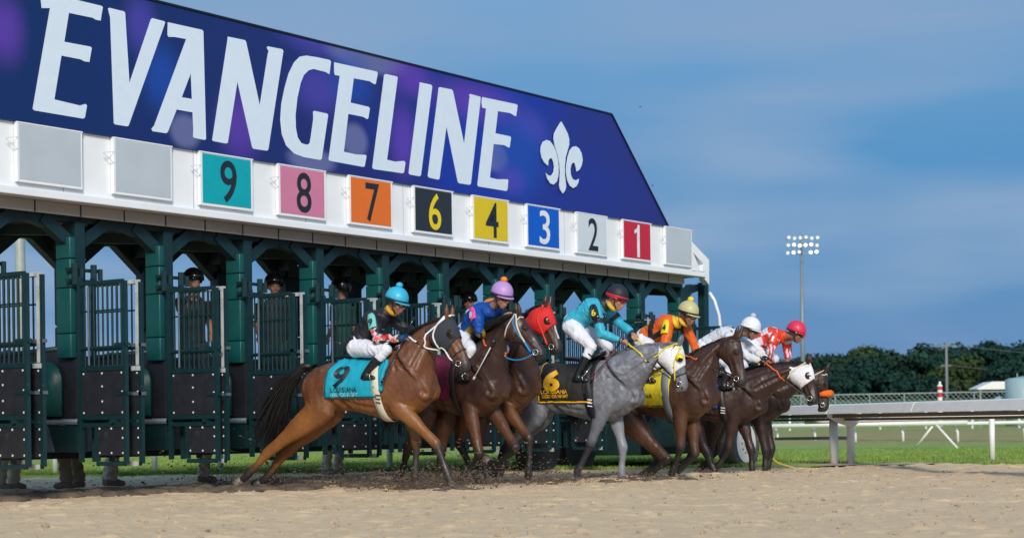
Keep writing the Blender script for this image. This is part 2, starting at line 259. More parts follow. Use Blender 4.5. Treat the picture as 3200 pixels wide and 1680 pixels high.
JOCKEYS={"9":{"hip":[-0.533,0.0,1.683],"nk":[-0.176,0.0,2.053],"hc":[-0.045,0.0,2.243],"fc":[0.022,0.0,2.092],"sn":[-0.195,-0.19,1.938],"en":[-0.119,-0.27,1.748],"hn":[0.206,-0.1,1.753],"sf":[-0.136,0.19,1.986],"ef":[-0.01,0.24,1.872],"hf":[0.228,0.08,1.82],"kn":[-0.027,-0.24,1.622],"an":[-0.278,-0.28,1.352],"toe":[-0.162,-0.28,1.299]},"8":{"hip":[-0.175,0.0,1.822],"nk":[0.3,0.0,2.142],"hc":[0.425,0.0,2.334],"fc":[0.557,0.0,2.165],"sn":[0.241,-0.19,2.044],"en":[0.388,-0.27,1.855],"hn":[0.32,-0.1,1.759],"sf":[0.199,0.19,2.078],"ef":[0.169,0.24,1.947],"hf":[0.53,0.08,2.075],"kn":[0.205,-0.24,1.638],"an":[0.042,-0.28,1.358],"toe":[0.172,-0.28,1.297]},"6":{"hip":[-0.447,0.0,1.992],"nk":[-0.013,0.0,2.237],"hc":[0.133,0.0,2.356],"fc":[0.19,0.0,2.219],"sn":[-0.047,-0.19,2.118],"en":[0.044,-0.27,1.854],"hn":[0.326,-0.1,1.743],"sf":[0.032,0.19,2.145],"ef":[0.108,0.24,2.004],"hf":[0.388,0.08,1.807],"kn":[-0.097,-0.24,1.701],"an":[-0.278,-0.28,1.347],"toe":[-0.151,-0.28,1.285]},"4":{"hip":[-0.576,0.0,1.85],"nk":[-0.075,0.0,2.062],"hc":[0.039,0.0,2.224],"fc":[0.125,0.0,2.053],"sn":[-0.114,-0.19,1.962],"en":[-0.108,-0.27,1.783],"hn":[-0.038,-0.1,1.682],"sf":[-0.013,0.19,1.972],"ef":[0.028,0.24,1.794],"hf":[0.176,0.08,1.622],"kn":[-0.222,-0.24,1.58],"an":[-0.394,-0.28,1.355],"toe":[-0.287,-0.28,1.29]},"2":{"hip":[-0.442,0.0,1.796],"nk":[0.031,0.0,1.996],"hc":[0.206,0.0,2.098],"fc":[0.286,0.0,1.954],"sn":[-0.006,-0.19,1.922],"en":[0.291,-0.27,1.643],"hn":[0.471,-0.1,1.577],"sf":[0.019,0.19,1.914],"ef":[0.237,0.24,1.728],"hf":[0.466,0.08,1.604],"kn":[0.028,-0.24,1.539],"an":[-0.08,-0.28,1.273],"toe":[0.036,-0.28,1.237]},"1":{"hip":[-0.079,0.0,1.856],"nk":[0.387,0.0,1.994],"hc":[0.571,0.0,2.093],"fc":[0.587,0.0,1.93],"sn":[0.29,-0.19,1.931],"en":[0.254,-0.27,1.756],"hn":[0.229,-0.1,1.588],"sf":[0.424,0.19,1.895],"ef":[0.399,0.24,1.757],"hf":[0.423,0.08,1.6],"kn":[0.169,-0.24,1.655],"an":[0.046,-0.28,1.402],"toe":[0.128,-0.28,1.354]},"7":{"hip":[-0.531,0.0,1.978],"nk":[-0.425,0.0,2.162],"hc":[-0.279,0.0,2.164],"fc":[-0.209,0.0,2.076],"sn":[-0.265,-0.19,2.137],"en":[0.061,-0.27,1.98],"hn":[0.05,-0.1,1.888],"sf":[-0.393,0.19,2.197],"ef":[-0.303,0.24,2.054],"hf":[-0.009,0.08,1.916],"kn":[-0.003,-0.24,1.789],"an":[-0.106,-0.28,1.597],"toe":[0.007,-0.28,1.554]}}
for _d in (HORSES, JOCKEYS): _d.update({int(k): v for k, v in list(_d.items())})
# ------------------------------------------------------------ ground
def vnoise(x, y, s, seed):
    x = x / s; y = y / s; xi = np.floor(x).astype(int); yi = np.floor(y).astype(int); fx = x - xi; fy = y - yi
    fx = fx * fx * (3 - 2 * fx); fy = fy * fy * (3 - 2 * fy)
    def h(a, b):
        n = (a * 374761393 + b * 668265263 + seed * 1442695041) & 0x7fffffff
        n = (n ^ (n >> 13)) * 1274126177 & 0x7fffffff
        return ((n ^ (n >> 16)) & 0xffff) / 65535.
    return (h(xi, yi) * (1 - fx) + h(xi + 1, yi) * fx) * (1 - fy) + (h(xi, yi + 1) * (1 - fx) + h(xi + 1, yi + 1) * fx) * fy
def grid_mesh(name, xs, ys, hf):
    X, Y = np.meshgrid(xs, ys); Z = hf(X, Y); nx, ny = len(xs), len(ys)
    co = np.stack([X, Y, Z], -1).reshape(-1, 3).astype(np.float32)
    i = np.arange(nx * ny).reshape(ny, nx); q = np.stack([i[:-1, :-1], i[:-1, 1:], i[1:, 1:], i[1:, :-1]], -1).reshape(-1, 4)
    me = bpy.data.meshes.new(name); me.vertices.add(len(co)); me.vertices.foreach_set('co', co.ravel())
    me.loops.add(q.size); me.loops.foreach_set('vertex_index', q.ravel().astype(np.int32))
    me.polygons.add(len(q)); me.polygons.foreach_set('loop_start', np.arange(0, q.size, 4, dtype=np.int32)); me.polygons.foreach_set('loop_total', np.full(len(q), 4, np.int32))
    me.polygons.foreach_set('use_smooth', [True] * len(q))
    me.update(); me.validate(); return me
def edge_y(X):      # where the dirt of the track gives way to grass
    return 28.3 - .10 * np.clip(X - 1, 0, 14) + .12 * (vnoise(X, X * 0, .9, 5) - .5) + .5 * np.exp(-((X - 5.6) / 1.1) ** 2)
def track_h(X, Y):
    h = .012 * (vnoise(X, Y, .33, 1) - .5) + .015 * (vnoise(X, Y, .12, 2) - .5) + .014 * (vnoise(X, Y, .055, 3) - .5) + .05 * (vnoise(X, Y, 1.7, 4) - .5)
    c = vnoise(X, Y, .16, 9); h += np.where(c > .80, (c - .80) * .12, 0)
    d = np.abs((Y - 20.9) - (X + .6) * 1.0) / 1.6           # churned strip where the horses broke away
    h += np.exp(-d * d) * (.05 * (vnoise(X, Y, .22, 11) - .35) + .02)
    return h * np.clip((31 - Y) / 3, .2, 1)
M_dirt = mat('sandy track soil', (.65, .468, .280), .9, var=.08, vscale=.8, bump=.35, bscale=34, dirt=((.36, .25, .15), 11, .62, .5))
nx = 560
me = grid_mesh('dirt_track', np.linspace(-9.5, 11.5, nx), np.concatenate([np.linspace(10.8, 24, 420), np.linspace(24.05, 30.5, 110)]), track_h)
tag(link('dirt_track', me, M_dirt), kind='structure')
bm = bmesh.new()
for a, b in (((-400, -60, -.03), (400, 10.8, -.03)), ((-400, 10.8, -.03), (-9.5, 29.2, -.03)), ((11.5, 10.8, -.03), (400, 27.5, -.03))):
    bm.faces.new([bm.verts.new((a[0], a[1], a[2])), bm.verts.new((b[0], a[1], a[2])), bm.verts.new((b[0], b[1], a[2])), bm.verts.new((a[0], b[1], a[2]))])
tag(bm_link('track_ground', bm, M_dirt), kind='structure')
def infield_h(X, Y):
    E = edge_y(X)
    h = np.clip((Y - E) * .25, -.2, .02) + .03 * (vnoise(X, Y, 1.2, 21) - .5) * np.clip((Y - E), 0, 1) + .02 * (vnoise(X, Y, .3, 22) - .5)
    h += .33 * np.clip((Y - 55) / 5, 0, 1) + .05 * (vnoise(X, Y, 1.1, 24) - .5) * ((Y > 54) & (Y < 62))
    h += np.clip((Y - 95) / 110, 0, 1) ** 1.2 * 3.2 + np.clip((Y - 210) / 200, 0, 1) * 2
    return h
M_grass = mat('infield grass', (.235, .335, .052), .85, var=.26, vscale=1.3, bump=.6, bscale=30, dirt=((.24, .27, .07), 2.2, .50, .5))
t = M_grass.node_tree; b = t.nodes['Principled BSDF']; last = b.inputs['Base Color'].links[0].from_socket
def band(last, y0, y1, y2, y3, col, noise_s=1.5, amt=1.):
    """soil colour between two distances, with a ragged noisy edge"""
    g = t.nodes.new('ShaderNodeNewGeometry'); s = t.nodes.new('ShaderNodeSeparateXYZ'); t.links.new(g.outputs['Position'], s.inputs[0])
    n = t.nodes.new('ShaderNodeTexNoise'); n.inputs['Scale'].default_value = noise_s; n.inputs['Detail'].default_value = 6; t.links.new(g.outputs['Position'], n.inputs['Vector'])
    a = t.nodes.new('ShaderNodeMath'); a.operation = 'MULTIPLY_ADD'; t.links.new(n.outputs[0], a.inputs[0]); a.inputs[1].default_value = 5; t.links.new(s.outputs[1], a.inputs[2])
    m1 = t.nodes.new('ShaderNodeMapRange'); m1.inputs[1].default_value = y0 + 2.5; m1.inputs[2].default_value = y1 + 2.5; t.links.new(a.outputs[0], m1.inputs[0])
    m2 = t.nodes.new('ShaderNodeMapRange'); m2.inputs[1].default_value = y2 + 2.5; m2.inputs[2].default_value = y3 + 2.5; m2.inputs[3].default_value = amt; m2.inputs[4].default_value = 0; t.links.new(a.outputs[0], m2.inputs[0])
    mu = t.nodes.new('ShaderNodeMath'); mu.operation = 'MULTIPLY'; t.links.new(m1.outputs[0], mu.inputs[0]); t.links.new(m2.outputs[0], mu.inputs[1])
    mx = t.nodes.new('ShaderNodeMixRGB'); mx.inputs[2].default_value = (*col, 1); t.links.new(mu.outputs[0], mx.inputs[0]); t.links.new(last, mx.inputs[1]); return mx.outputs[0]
last = band(last, 52.5, 54.5, 66, 76, (.30, .24, .10), 1.2, .8)
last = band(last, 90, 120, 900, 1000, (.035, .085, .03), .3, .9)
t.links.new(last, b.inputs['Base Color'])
ys = np.concatenate([np.linspace(26.2, 32, 70), np.linspace(32.3, 70, 110), np.geomspace(72, 3000, 60)])
xs = np.concatenate([-np.geomspace(3000, 14, 40), np.linspace(-13.5, 20, 260), np.geomspace(21, 3000, 45)])
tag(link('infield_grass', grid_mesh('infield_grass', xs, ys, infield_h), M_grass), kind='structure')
# a patch of bare sandy soil round the feet of the rail
M_bare = mat('bare pale soil', (.42, .34, .24), .95, var=.2, vscale=5, bump=.6)
bm = bmesh.new()
for (cx, cy, rx, ry) in ((5.0, 27.75, 1.15, .42), (6.25, 27.9, .55, .22)):
    vs = []
    for k in range(40):
        a = 2 * math.pi * k / 40; q = 1 + .3 * (random.random() - .5)
        vs.append(bm.verts.new((cx + rx * q * math.cos(a), cy + ry * q * math.sin(a), .052)))
    c = bm.verts.new((cx, cy, .075))
    for k in range(40): bm.faces.new((c, vs[k], vs[(k + 1) % 40]))
tag(bm_link('bare_soil', bm, M_bare, smooth=True), kind='structure')
# grass blades along the near edge of the infield
def blades(name, n, area, hgt, col, seed):
    r = np.random.RandomState(seed); x = r.uniform(area[0], area[1], n); e = edge_y(x); y = e + area[2] + (r.rand(n) ** 2.0) * area[3] + .25 * (vnoise(x, x * 0, .35, 31) - .5)
    z = infield_h(x, y) - .01; a = r.uniform(0, 6.28, n); h = hgt * r.uniform(.4, 1.3, n) * (.5 + vnoise(x, y, .5, 33)); w = .012
    b0 = np.stack([x - np.cos(a) * w, y - np.sin(a) * w, z], -1); b1 = np.stack([x + np.cos(a) * w, y + np.sin(a) * w, z], -1)
    tp = np.stack([x + r.normal(0, .3, n) * h, y + r.normal(0, .3, n) * h, z + h], -1)
    co = np.stack([b0, b1, tp], 1).reshape(-1, 3).astype(np.float32); me = bpy.data.meshes.new(name)
    me.vertices.add(3 * n); me.vertices.foreach_set('co', co.ravel()); me.loops.add(3 * n); me.loops.foreach_set('vertex_index', np.arange(3 * n, dtype=np.int32))
    me.polygons.add(n); me.polygons.foreach_set('loop_start', np.arange(0, 3 * n, 3, dtype=np.int32)); me.polygons.foreach_set('loop_total', np.full(n, 3, np.int32)); me.update()
    o = link(name, me, col); tag(o, kind='stuff'); return o
M_blade = mat('grass blade', (.19, .285, .055), .8, var=.35, vscale=2)
o = blades('grass_blades', 120000, (-10.5, 12.5, .08, 15), .062, M_blade, 3); tag(o, 'short green grass growing on the infield behind the dirt track', 'grass')
# clods
def clods(name, pts, m, label):
    bm = bmesh.new()
    for p, s in pts:
        q = bmesh.ops.create_icosphere(bm, subdivisions=1, radius=1)
        a, b_, c = s * random.uniform(.6, 1.5), s * random.uniform(.6, 1.3), s * random.uniform(.4, .9)
        for v in q['verts']: v.co = Vector((v.co.x * a, v.co.y * b_, v.co.z * c)) * random.uniform(.7, 1.25) + Vector(p)
    o = bm_link(name, bm, m); tag(o, label, 'soil', kind='stuff'); return o
pts = []
for i in range(2600):
    y = random.uniform(11.5, 27); x = random.uniform(-y * .31, y * .31)
    s = random.choice((.008, .01, .012, .016, .022)) * random.uniform(.7, 1.2); pts.append(((x, y, track_h(np.array([x]), np.array([y]))[0] + s * .3), s))
clods('soil_crumbs', pts, mat('dry soil crumb', (.44, .33, .22), .95, var=.3, vscale=3), 'loose dry crumbs of soil scattered over the track')
M_dark = mat('damp flying soil', (.10, .075, .055), .95, var=.4, vscale=9)
pts = []
for cx, cy, n, sx, sz in ((-3.3, 22.2, 420, .65, .13), (-2.6, 21.9, 360, .6, .1), (-2.1, 21.6, 170, .8, .35), (-1.3, 20.3, 480, .5, .12), (-.9, 19.9, 420, .35, .22), (-.3, 20.6, 300, .4, .22), (-3.4, 22.0, 260, .3, .25), (-.2, 20.9, 330, .6, .13), (.9, 21.7, 260, .6, .10), (.6, 22.6, 150, .5, .3), (1.9, 22.5, 200, .6, .08), (-4.2, 21.5, 110, .5, .35), (3.2, 24.6, 120, .6, .06)):
    for i in range(n):
        x = random.gauss(cx, sx); y = random.gauss(cy, sx * .5); z = abs(random.gauss(0, sz)) + .01
        pts.append(((x, y, z), random.choice((.005, .006, .008, .011, .016)) * random.uniform(.6, 1.3)))
def specks(name, C, S, m, label):
    r_ = np.random.RandomState(5); n = len(C); oc = np.array([[1, 0, 0], [-1, 0, 0], [0, 1, 0], [0, -1, 0], [0, 0, 1], [0, 0, -1]], float); F_ = np.array([[0, 2, 4], [2, 1, 4], [1, 3, 4], [3, 0, 4], [2, 0, 5], [1, 2, 5], [3, 1, 5], [0, 3, 5]])
    co = (C[:, None, :] + oc[None] * (S[:, None, None] * r_.uniform(.5, 1.5, (n, 6, 1)))).reshape(-1, 3).astype(np.float32); fi = (F_[None] + (np.arange(n) * 6)[:, None, None]).reshape(-1).astype(np.int32); nf = n * 8
    me = bpy.data.meshes.new(name); me.vertices.add(len(co)); me.vertices.foreach_set('co', co.ravel()); me.loops.add(nf * 3); me.loops.foreach_set('vertex_index', fi)
    me.polygons.add(nf); me.polygons.foreach_set('loop_start', np.arange(0, nf * 3, 3, dtype=np.int32)); me.polygons.foreach_set('loop_total', np.full(nf, 3, np.int32)); me.update(); tag(link(name, me, m), label, 'soil', kind='stuff')
r_ = np.random.RandomState(8); CC = []
for cx, cy, n, sx, sz in ((-1.15, 20.35, 2600, .30, .10), (-.75, 20.0, 1800, .22, .13), (-3.35, 22.1, 1500, .3, .10), (-2.7, 21.9, 1500, .5, .10), (-.1, 20.8, 1500, .35, .12), (.55, 21.6, 900, .3, .1), (1.6, 22.3, 700, .4, .06), (-2.0, 21.3, 900, .6, .2), (2.9, 24.3, 500, .4, .06)):
    CC.append(np.stack([r_.normal(cx, sx, n), r_.normal(cy, sx * .6, n), np.abs(r_.normal(0, sz, n)) + .005], -1))
CC = np.concatenate(CC); specks('dirt_spray', CC, r_.choice([.0025, .0035, .005, .007], len(CC)), mat('brown dirt spray', (.17, .12, .08), .95, var=.4, vscale=9), 'fine spray of brown dirt round the hooves')
clods('flying_dirt', pts, M_dark, 'dark clods of soil kicked up behind the horses hooves')
# shade-dark churned soil by gate and hooves, colour partly stands for their shadow
M_churn_shade = mat('shade-dark churned soil', (.12, .09, .065), .95, var=.35, vscale=7, bump=.9, bscale=22)
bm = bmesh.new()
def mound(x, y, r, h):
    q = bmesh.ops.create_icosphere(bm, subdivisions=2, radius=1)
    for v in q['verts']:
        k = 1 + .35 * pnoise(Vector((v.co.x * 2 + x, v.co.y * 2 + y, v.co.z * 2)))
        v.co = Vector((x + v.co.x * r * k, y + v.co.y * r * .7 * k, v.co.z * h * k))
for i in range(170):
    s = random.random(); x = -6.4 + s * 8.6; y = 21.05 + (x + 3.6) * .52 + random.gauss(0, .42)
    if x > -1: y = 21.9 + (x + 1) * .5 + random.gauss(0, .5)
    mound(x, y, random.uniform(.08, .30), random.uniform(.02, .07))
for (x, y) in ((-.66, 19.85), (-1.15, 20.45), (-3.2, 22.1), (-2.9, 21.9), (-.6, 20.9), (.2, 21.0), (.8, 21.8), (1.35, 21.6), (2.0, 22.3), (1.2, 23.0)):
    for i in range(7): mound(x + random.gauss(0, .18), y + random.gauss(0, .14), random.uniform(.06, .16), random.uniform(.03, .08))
tag(bm_link('churned_shaded_soil', bm, M_churn_shade, smooth=True), 'churned soil under the gate and hooves, darkened partly for their shadow', 'soil', kind='stuff')

# ------------------------------------------------------------ far background
def white_rail(name, pts, r, label, group=None, m=None):
    root = empty(name, (pts[0][0], pts[0][1], 0), 0, label, 'rail', group); ox, oy = pts[0][0], pts[0][1]
    bm = bmesh.new(); tube(bm, [(p[0] - ox, p[1] - oy, p[2]) for p in pts], r, 10); bm_link('top_rail', bm, m or M_railw, root, True)
    return root, ox, oy
def add_post(root, ox, oy, x, y, ztop, r=.035, lean=0., zb=0.):
    bm = bmesh.new()
    if lean: tube(bm, [(x - ox + lean, y - oy, zb), (x - ox + lean * .95, y - oy, zb + (ztop - zb) * .6), (x - ox + lean * .55, y - oy, zb + (ztop - zb) * .88), (x - ox, y - oy, ztop)], r, 8)
    else: tube(bm, [(x - ox, y - oy, zb), (x - ox, y - oy, ztop)], r, 8)
    bm_link('post', bm, M_railw, root, True)
# thin rail just inside the track
root, ox, oy = white_rail('inner_rail', [(-13, 29.4, .70), (-4, 29.4, .70), (.3, 29.4, .70)], .042, 'white rail on single posts behind the gate, its feet seen below the doors')
for x, y in ((-8.58, 29.4), (-7.64, 29.35), (-5.98, 29.35), (-4.89, 29.4), (-4.0, 29.4), (-2.05, 29.35), (.15, 29.4)): add_post(root, ox, oy, x, y, .72, .05)
root, ox, oy = white_rail('inner_rail', [(4.9, 29.4, .735), (8.1, 29.4, .78), (12, 29.3, .80)], .042, 'thin round white rail on a single thick post, just behind the deep box rail')
for x, y in ((8.03, 29.4), (11.5, 29.35)): add_post(root, ox, oy, x, y, .76, .05)
# gooseneck rail across the turf course
pts = [(-30, 64, .62), (0, 60, .60), (8.3, 56.8, .585), (12, 55, .60), (15.6, 54, .63), (24, 52, .66)]
root, ox, oy = white_rail('turf_rail', [(-30, 64, .62), (-6, 60, .6), (8.3, 56.8, .56), (10.7, 55.6, .575), (14.0, 54.6, .60), (18, 53.5, .64), (26, 51, .68)], .06, 'low white turf rail on curved gooseneck posts beyond the grass')
for x, y in ((8.64, 57.0), (9.75, 56.4), (10.95, 55.9), (12.35, 55.4), (13.95, 54.9), (15.9, 54.4), (18, 53.9), (20, 53.2)): add_post(root, ox, oy, x - .18, y, .56, .045, lean=.16)
# movable barrier beam with trestle
root, ox, oy = white_rail('trestle_rail', [(5.6, 44.4, .62), (11.2, 43.2, .66)], .055, 'white tube resting on a splayed trestle on the grass')
bm = bmesh.new(); tube(bm, [(10.02 - ox, 43.8 - oy, 0), (10.42 - ox, 43.4 - oy, .62)], .03); bm_link('leg', bm, M_railw, root, True)
bm = bmesh.new(); tube(bm, [(10.95 - ox, 43.1 - oy, 0), (10.46 - ox, 43.35 - oy, .62)], .03); bm_link('leg', bm, M_railw, root, True)
# heavy box rail in front
d0 = Vector((4.57, 29.8, 0)); d1 = Vector((6.49, 22.25, 0)); dd = d1 - d0
root = empty('track_safety_rail', tuple(d0 + dd * .27), 0, 'deep white safety rail with an overhanging cover on two posts', 'rail'); O = d0 + dd * .27
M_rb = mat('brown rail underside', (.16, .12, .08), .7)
nrm = Vector((dd.y, -dd.x, 0)).normalized() * -1
P = lambda t, off, z: tuple(d0 + dd * t + nrm * off - O + Vector((0, 0, z)))
if (nrm.x > 0): nrm = -nrm                                   # towards the track
for a, b in ((-.12, .262), (.266, .63), (.634, 1.3)):
    bm = bmesh.new()
    prof = [(.11, .855), (.055, .985), (.0, 1.005), (-.34, 1.0), (-.34, .96), (.01, .95), (.07, .86)]
    r0 = [bm.verts.new(P(a, *q)) for q in prof]; r1 = [bm.verts.new(P(b, *q)) for q in prof]
    for k in range(len(prof)): bm.faces.new((r0[k], r0[(k + 1) % len(prof)], r1[(k + 1) % len(prof)], r1[k]))
    bm.faces.new(r0); bm.faces.new(r1[::-1]); bm_link('cover_panel', bm, M_railw, root)
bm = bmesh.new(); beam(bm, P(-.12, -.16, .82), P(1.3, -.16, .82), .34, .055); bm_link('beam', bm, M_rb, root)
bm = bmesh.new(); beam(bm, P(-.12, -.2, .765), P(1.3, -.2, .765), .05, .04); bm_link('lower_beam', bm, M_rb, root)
for (x, y, z1, lean) in ((5.15, 28.13, .78, 0), (5.37, 27.86, .9, 0)):
    bm = bmesh.new(); q = Vector((x, y, 0)) - O
    if z1 > .8: tube(bm, [q + Vector((0, 0, 0)), q + Vector((0, 0, .62)), q + Vector((-.03, 0, .75)), q + Vector((-.12, 0, .84)), q + Vector((-.25, 0, .88))], .062, 10)
    else: tube(bm, [q, q + Vector((0, 0, z1))], .07, 10)
    bm_link('post', bm, M_railw, root, True)
bm = bmesh.new(); q = Vector((4.98, 27.8, 0)) - O
poly(bm, [(0, .88), (.55, .86), (.52, .72), (.42, .63), (.2, .70), (.02, .80)], (), .03, lambda a, b, d: (q.x + a, q.y + d, b)); bm_link('end_plate', bm, M_railw, root)
bm = bmesh.new(); beam(bm, P(-.14, -.35, .44), P(.24, -.35, .47), .03, .05); bm_link('mid_rail', bm, simple('grey rail paint', (.32, .33, .32), .6), root)
# chain link fence
M_fence = mat('galvanised fence tube', (.32, .37, .38), .5, metal=.3)
fx = lambda x: (2400 + x * .4143)
p0 = Vector((-4, 93, 0)); p1 = Vector((44, 86, 0)); root = empty('chain_link_fence', tuple(p0), 0, 'grey chain link fence running along the far side of the infield', 'fence')
bm = bmesh.new(); tube(bm, [Vector((0, 0, 1.93)), p1 - p0 + Vector((0, 0, 2.20))], .035, 6); bm_link('top_rail', bm, M_fence, root)
for k in range(29):
    q = (p1 - p0) * (k / 28); bm = bmesh.new(); tube(bm, [q + Vector((0, 0, .2)), q + Vector((0, 0, 1.95 + .25 * k / 28))], .035, 6); bm_link('post', bm, M_fence, root)
bm = bmesh.new(); dv = (p1 - p0); Ls = dv.length; nn = 190
for k in range(-8, nn):
    for s in (1, -1):
        a = k / nn; b_ = a + s * 1.6 / Ls
        if min(a, b_) < 0 or max(a, b_) > 1: continue
        z0 = .5; z1 = 1.93 + .25 * a; u0 = dv * a; u1 = dv * b_
        A_, B_ = u0 + Vector((0, 0, z0)), u1 + Vector((0, 0, z1)); w_ = Vector((.007, 0, 0))
        bm.faces.new([bm.verts.new(A_ - w_), bm.verts.new(A_ + w_), bm.verts.new(B_ + w_), bm.verts.new(B_ - w_)])
tag(bm_link('wire_mesh', bm, M_fence, root), kind='stuff')
# second low rail before the fence
root, ox, oy = white_rail('outer_rail', [(-2, 74, 1.12), (14, 72, 1.22), (22, 69, 1.30), (34, 66, 1.38)], .06, 'far white rail on short posts in front of the chain link fence')
for k in range(20):
    x = -1 + k * 1.75; add_post(root, ox, oy, x, 74 - (x + 2) * .215, 1.1 + .008 * (x + 2), .05)
# striped furlong pole
Xs, Ys = 14.75, 60.5; root = empty('furlong_pole', (Xs, Ys, 0), 0, 'red and white banded furlong pole with a ball finial', 'pole')
M_red = simple('pole red', (.55, .03, .06), .5)
for k, (z0, z1) in enumerate(((.5, .95), (.95, 1.18), (1.18, 1.38), (1.38, 1.5), (1.5, 1.66), (1.66, 1.75), (1.75, 1.87))):
    bm = bmesh.new(); tube(bm, [(0, 0, z0), (0, 0, z1)], .085, 14); bm_link('band', bm, M_red if k in (2, 4, 6) else M_railw, root, False)
bm = bmesh.new(); tube(bm, [(0, 0, 1.87), (0, 0, 1.89), (0, 0, 1.97)], [.1, .1, .03], 12); bm_link('cap', bm, M_railw, root)
bm = bmesh.new(); ell(bm, (0, 0, 2.0), (.045, .045, .045)); bm_link('ball', bm, M_railw, root, True)
# utility pole
root = empty('utility_pole', (44.6, 180, 0), 0, 'grey wooden utility pole with a crossarm and wires before the trees', 'pole')
M_pole = simple('weathered pole', (.20, .22, .22), .8)
bm = bmesh.new(); tube(bm, [(0, 0, 0), (0, 0, 8.6)], [.17, .12], 8); bm_link('shaft', bm, M_pole, root, True)
bm = bmesh.new(); beam(bm, (-.95, 0, 8.15), (.95, 0, 8.25), .12, .12); bm_link('crossarm', bm, M_pole, root)
bm = bmesh.new(); beam(bm, (-.6, 0, 6.2), (.5, 0, 6.2), .1, .1); bm_link('lower_arm', bm, M_pole, root)
bm = bmesh.new()
for z, e in ((8.3, .8), (6.2, .5)):
    tube(bm, [(e + 60 * k / 12, 40 * k / 12, z - 2.2 * 4 * (k / 12) * (1 - k / 12) * .6) for k in range(13)], .02, 4)
bm_link('wire', bm, M_pole, root)
for dx in (-.8, .8, 0):
    bm = bmesh.new(); tube(bm, [(dx, 0, 8.2), (dx, 0, 8.5)], .06, 6); bm_link('insulator', bm, M_pole, root)
# floodlight mast
M_mast = simple('galvanised mast', (.22, .26, .27), .5, metal=.2)
M_lamp = simple('lit floodlight', (.9, .9, .85), .3, emit=((1, .98, .9), 1.8)); M_lamp2 = simple('dim floodlight lens', (.75, .8, .85), .2, emit=((1, .98, .95), .45))
def mast(x, y, ztop, label, zoff=0):
    root = empty('floodlight_mast', (x, y, 0), 0, label, 'light pole', 'floodlight masts')
    bm = bmesh.new(); tube(bm, [(0, 0, 0), (0, 0, ztop)], [.24, .13], 10); bm_link('shaft', bm, M_mast, root, True)
    for r_ in range(3):
        bm = bmesh.new(); beam(bm, (-1.3, 0, ztop + .1 + r_ * .62), (1.3, 0, ztop + .1 + r_ * .62), .07, .07); bm_link('crossarm', bm, M_mast, root)
        for c in range(6):
            if r_ == 0 and c == 3: continue
            bm = bmesh.new(); dy = -.25; xx = -1.22 + c * .49 + .05 * r_; zz = ztop + .2 + r_ * .62 + .04 * ((c * 7 + r_) % 3)
            tube(bm, [(xx, 0, zz + .05), (xx, -.12, zz), (xx, -.32, zz - .08)], [.05, .10, .15], 12); h = bm_link('lamp_housing', bm, M_mast, root, True)
            bm = bmesh.new(); tube(bm, [(xx, -.322, zz - .08), (xx, -.335, zz - .085)], [.138, .12], 12); bm_link('lens', bm, M_lamp if (c * 5 + r_ * 3) % 7 not in (0, 3) and r_ < 2 else M_lamp2, h)
    bm = bmesh.new(); tube(bm, [(0, 0, ztop), (0, 0, ztop + 1.7)], .08, 8); bm_link('head_post', bm, M_mast, root, True)
    return root
mast(24.9, 150, 14.9, 'tall floodlight mast with three rows of lit lamps, right of the gate')
bm = bmesh.new(); tube(bm, [(-8.85, 32, 0), (-8.98, 32, 7)], [.105, .085], 12); o = bm_link('light_pole', bm, simple('pale pole', (.33, .36, .33), .5), None, True)
tag(o, 'plain pale round pole standing behind the leftmost stall of the gate', 'pole')
# water tank beside a small shelter
M_tank = simple('pale blue tank paint', (.30, .42, .46), .45, var=.06)
root = empty('water_tank', (23.3, 80, 0), 0, 'pale blue cylindrical water tank beyond the rail at the right edge', 'tank')
bm = bmesh.new(); tube(bm, [(0, 0, .4), (0, 0, 2.5), (0, 0, 2.56), (0, 0, 2.64)], [.80, .80, .6, .05], 28); bm_link('shell', bm, M_tank, root, True)
bm = bmesh.new(); tube(bm, [(-.35, -.3, 2.5), (-.35, -.3, 2.78)], .03); bm_link('vent', bm, M_fence, root)
root = empty('shelter', (23.2, 81.8, 0), 0, 'small open shelter with a pale sloping roof behind the blue tank', 'shelter')
bm = bmesh.new(); poly(bm, [(-1.5, 2.15), (-.8, 2.46), (1.6, 2.46), (2.3, 2.15), (2.3, 2.1), (-1.5, 2.1)], (), 1.6, lambda a, b, d: (a, d, b)); bm_link('roof', bm, M_railw, root)
for x in (-1.35, 2.1):
    bm = bmesh.new(); tube(bm, [(x, .1, 0), (x, .1, 2.12)], .05, 8); bm_link('post', bm, M_fence, root)
bm = bmesh.new(); ell(bm, (-.75, -1.0, 1.35), (.38, .38, .42)); bm_link('pressure_vessel', bm, M_tank, root, True)
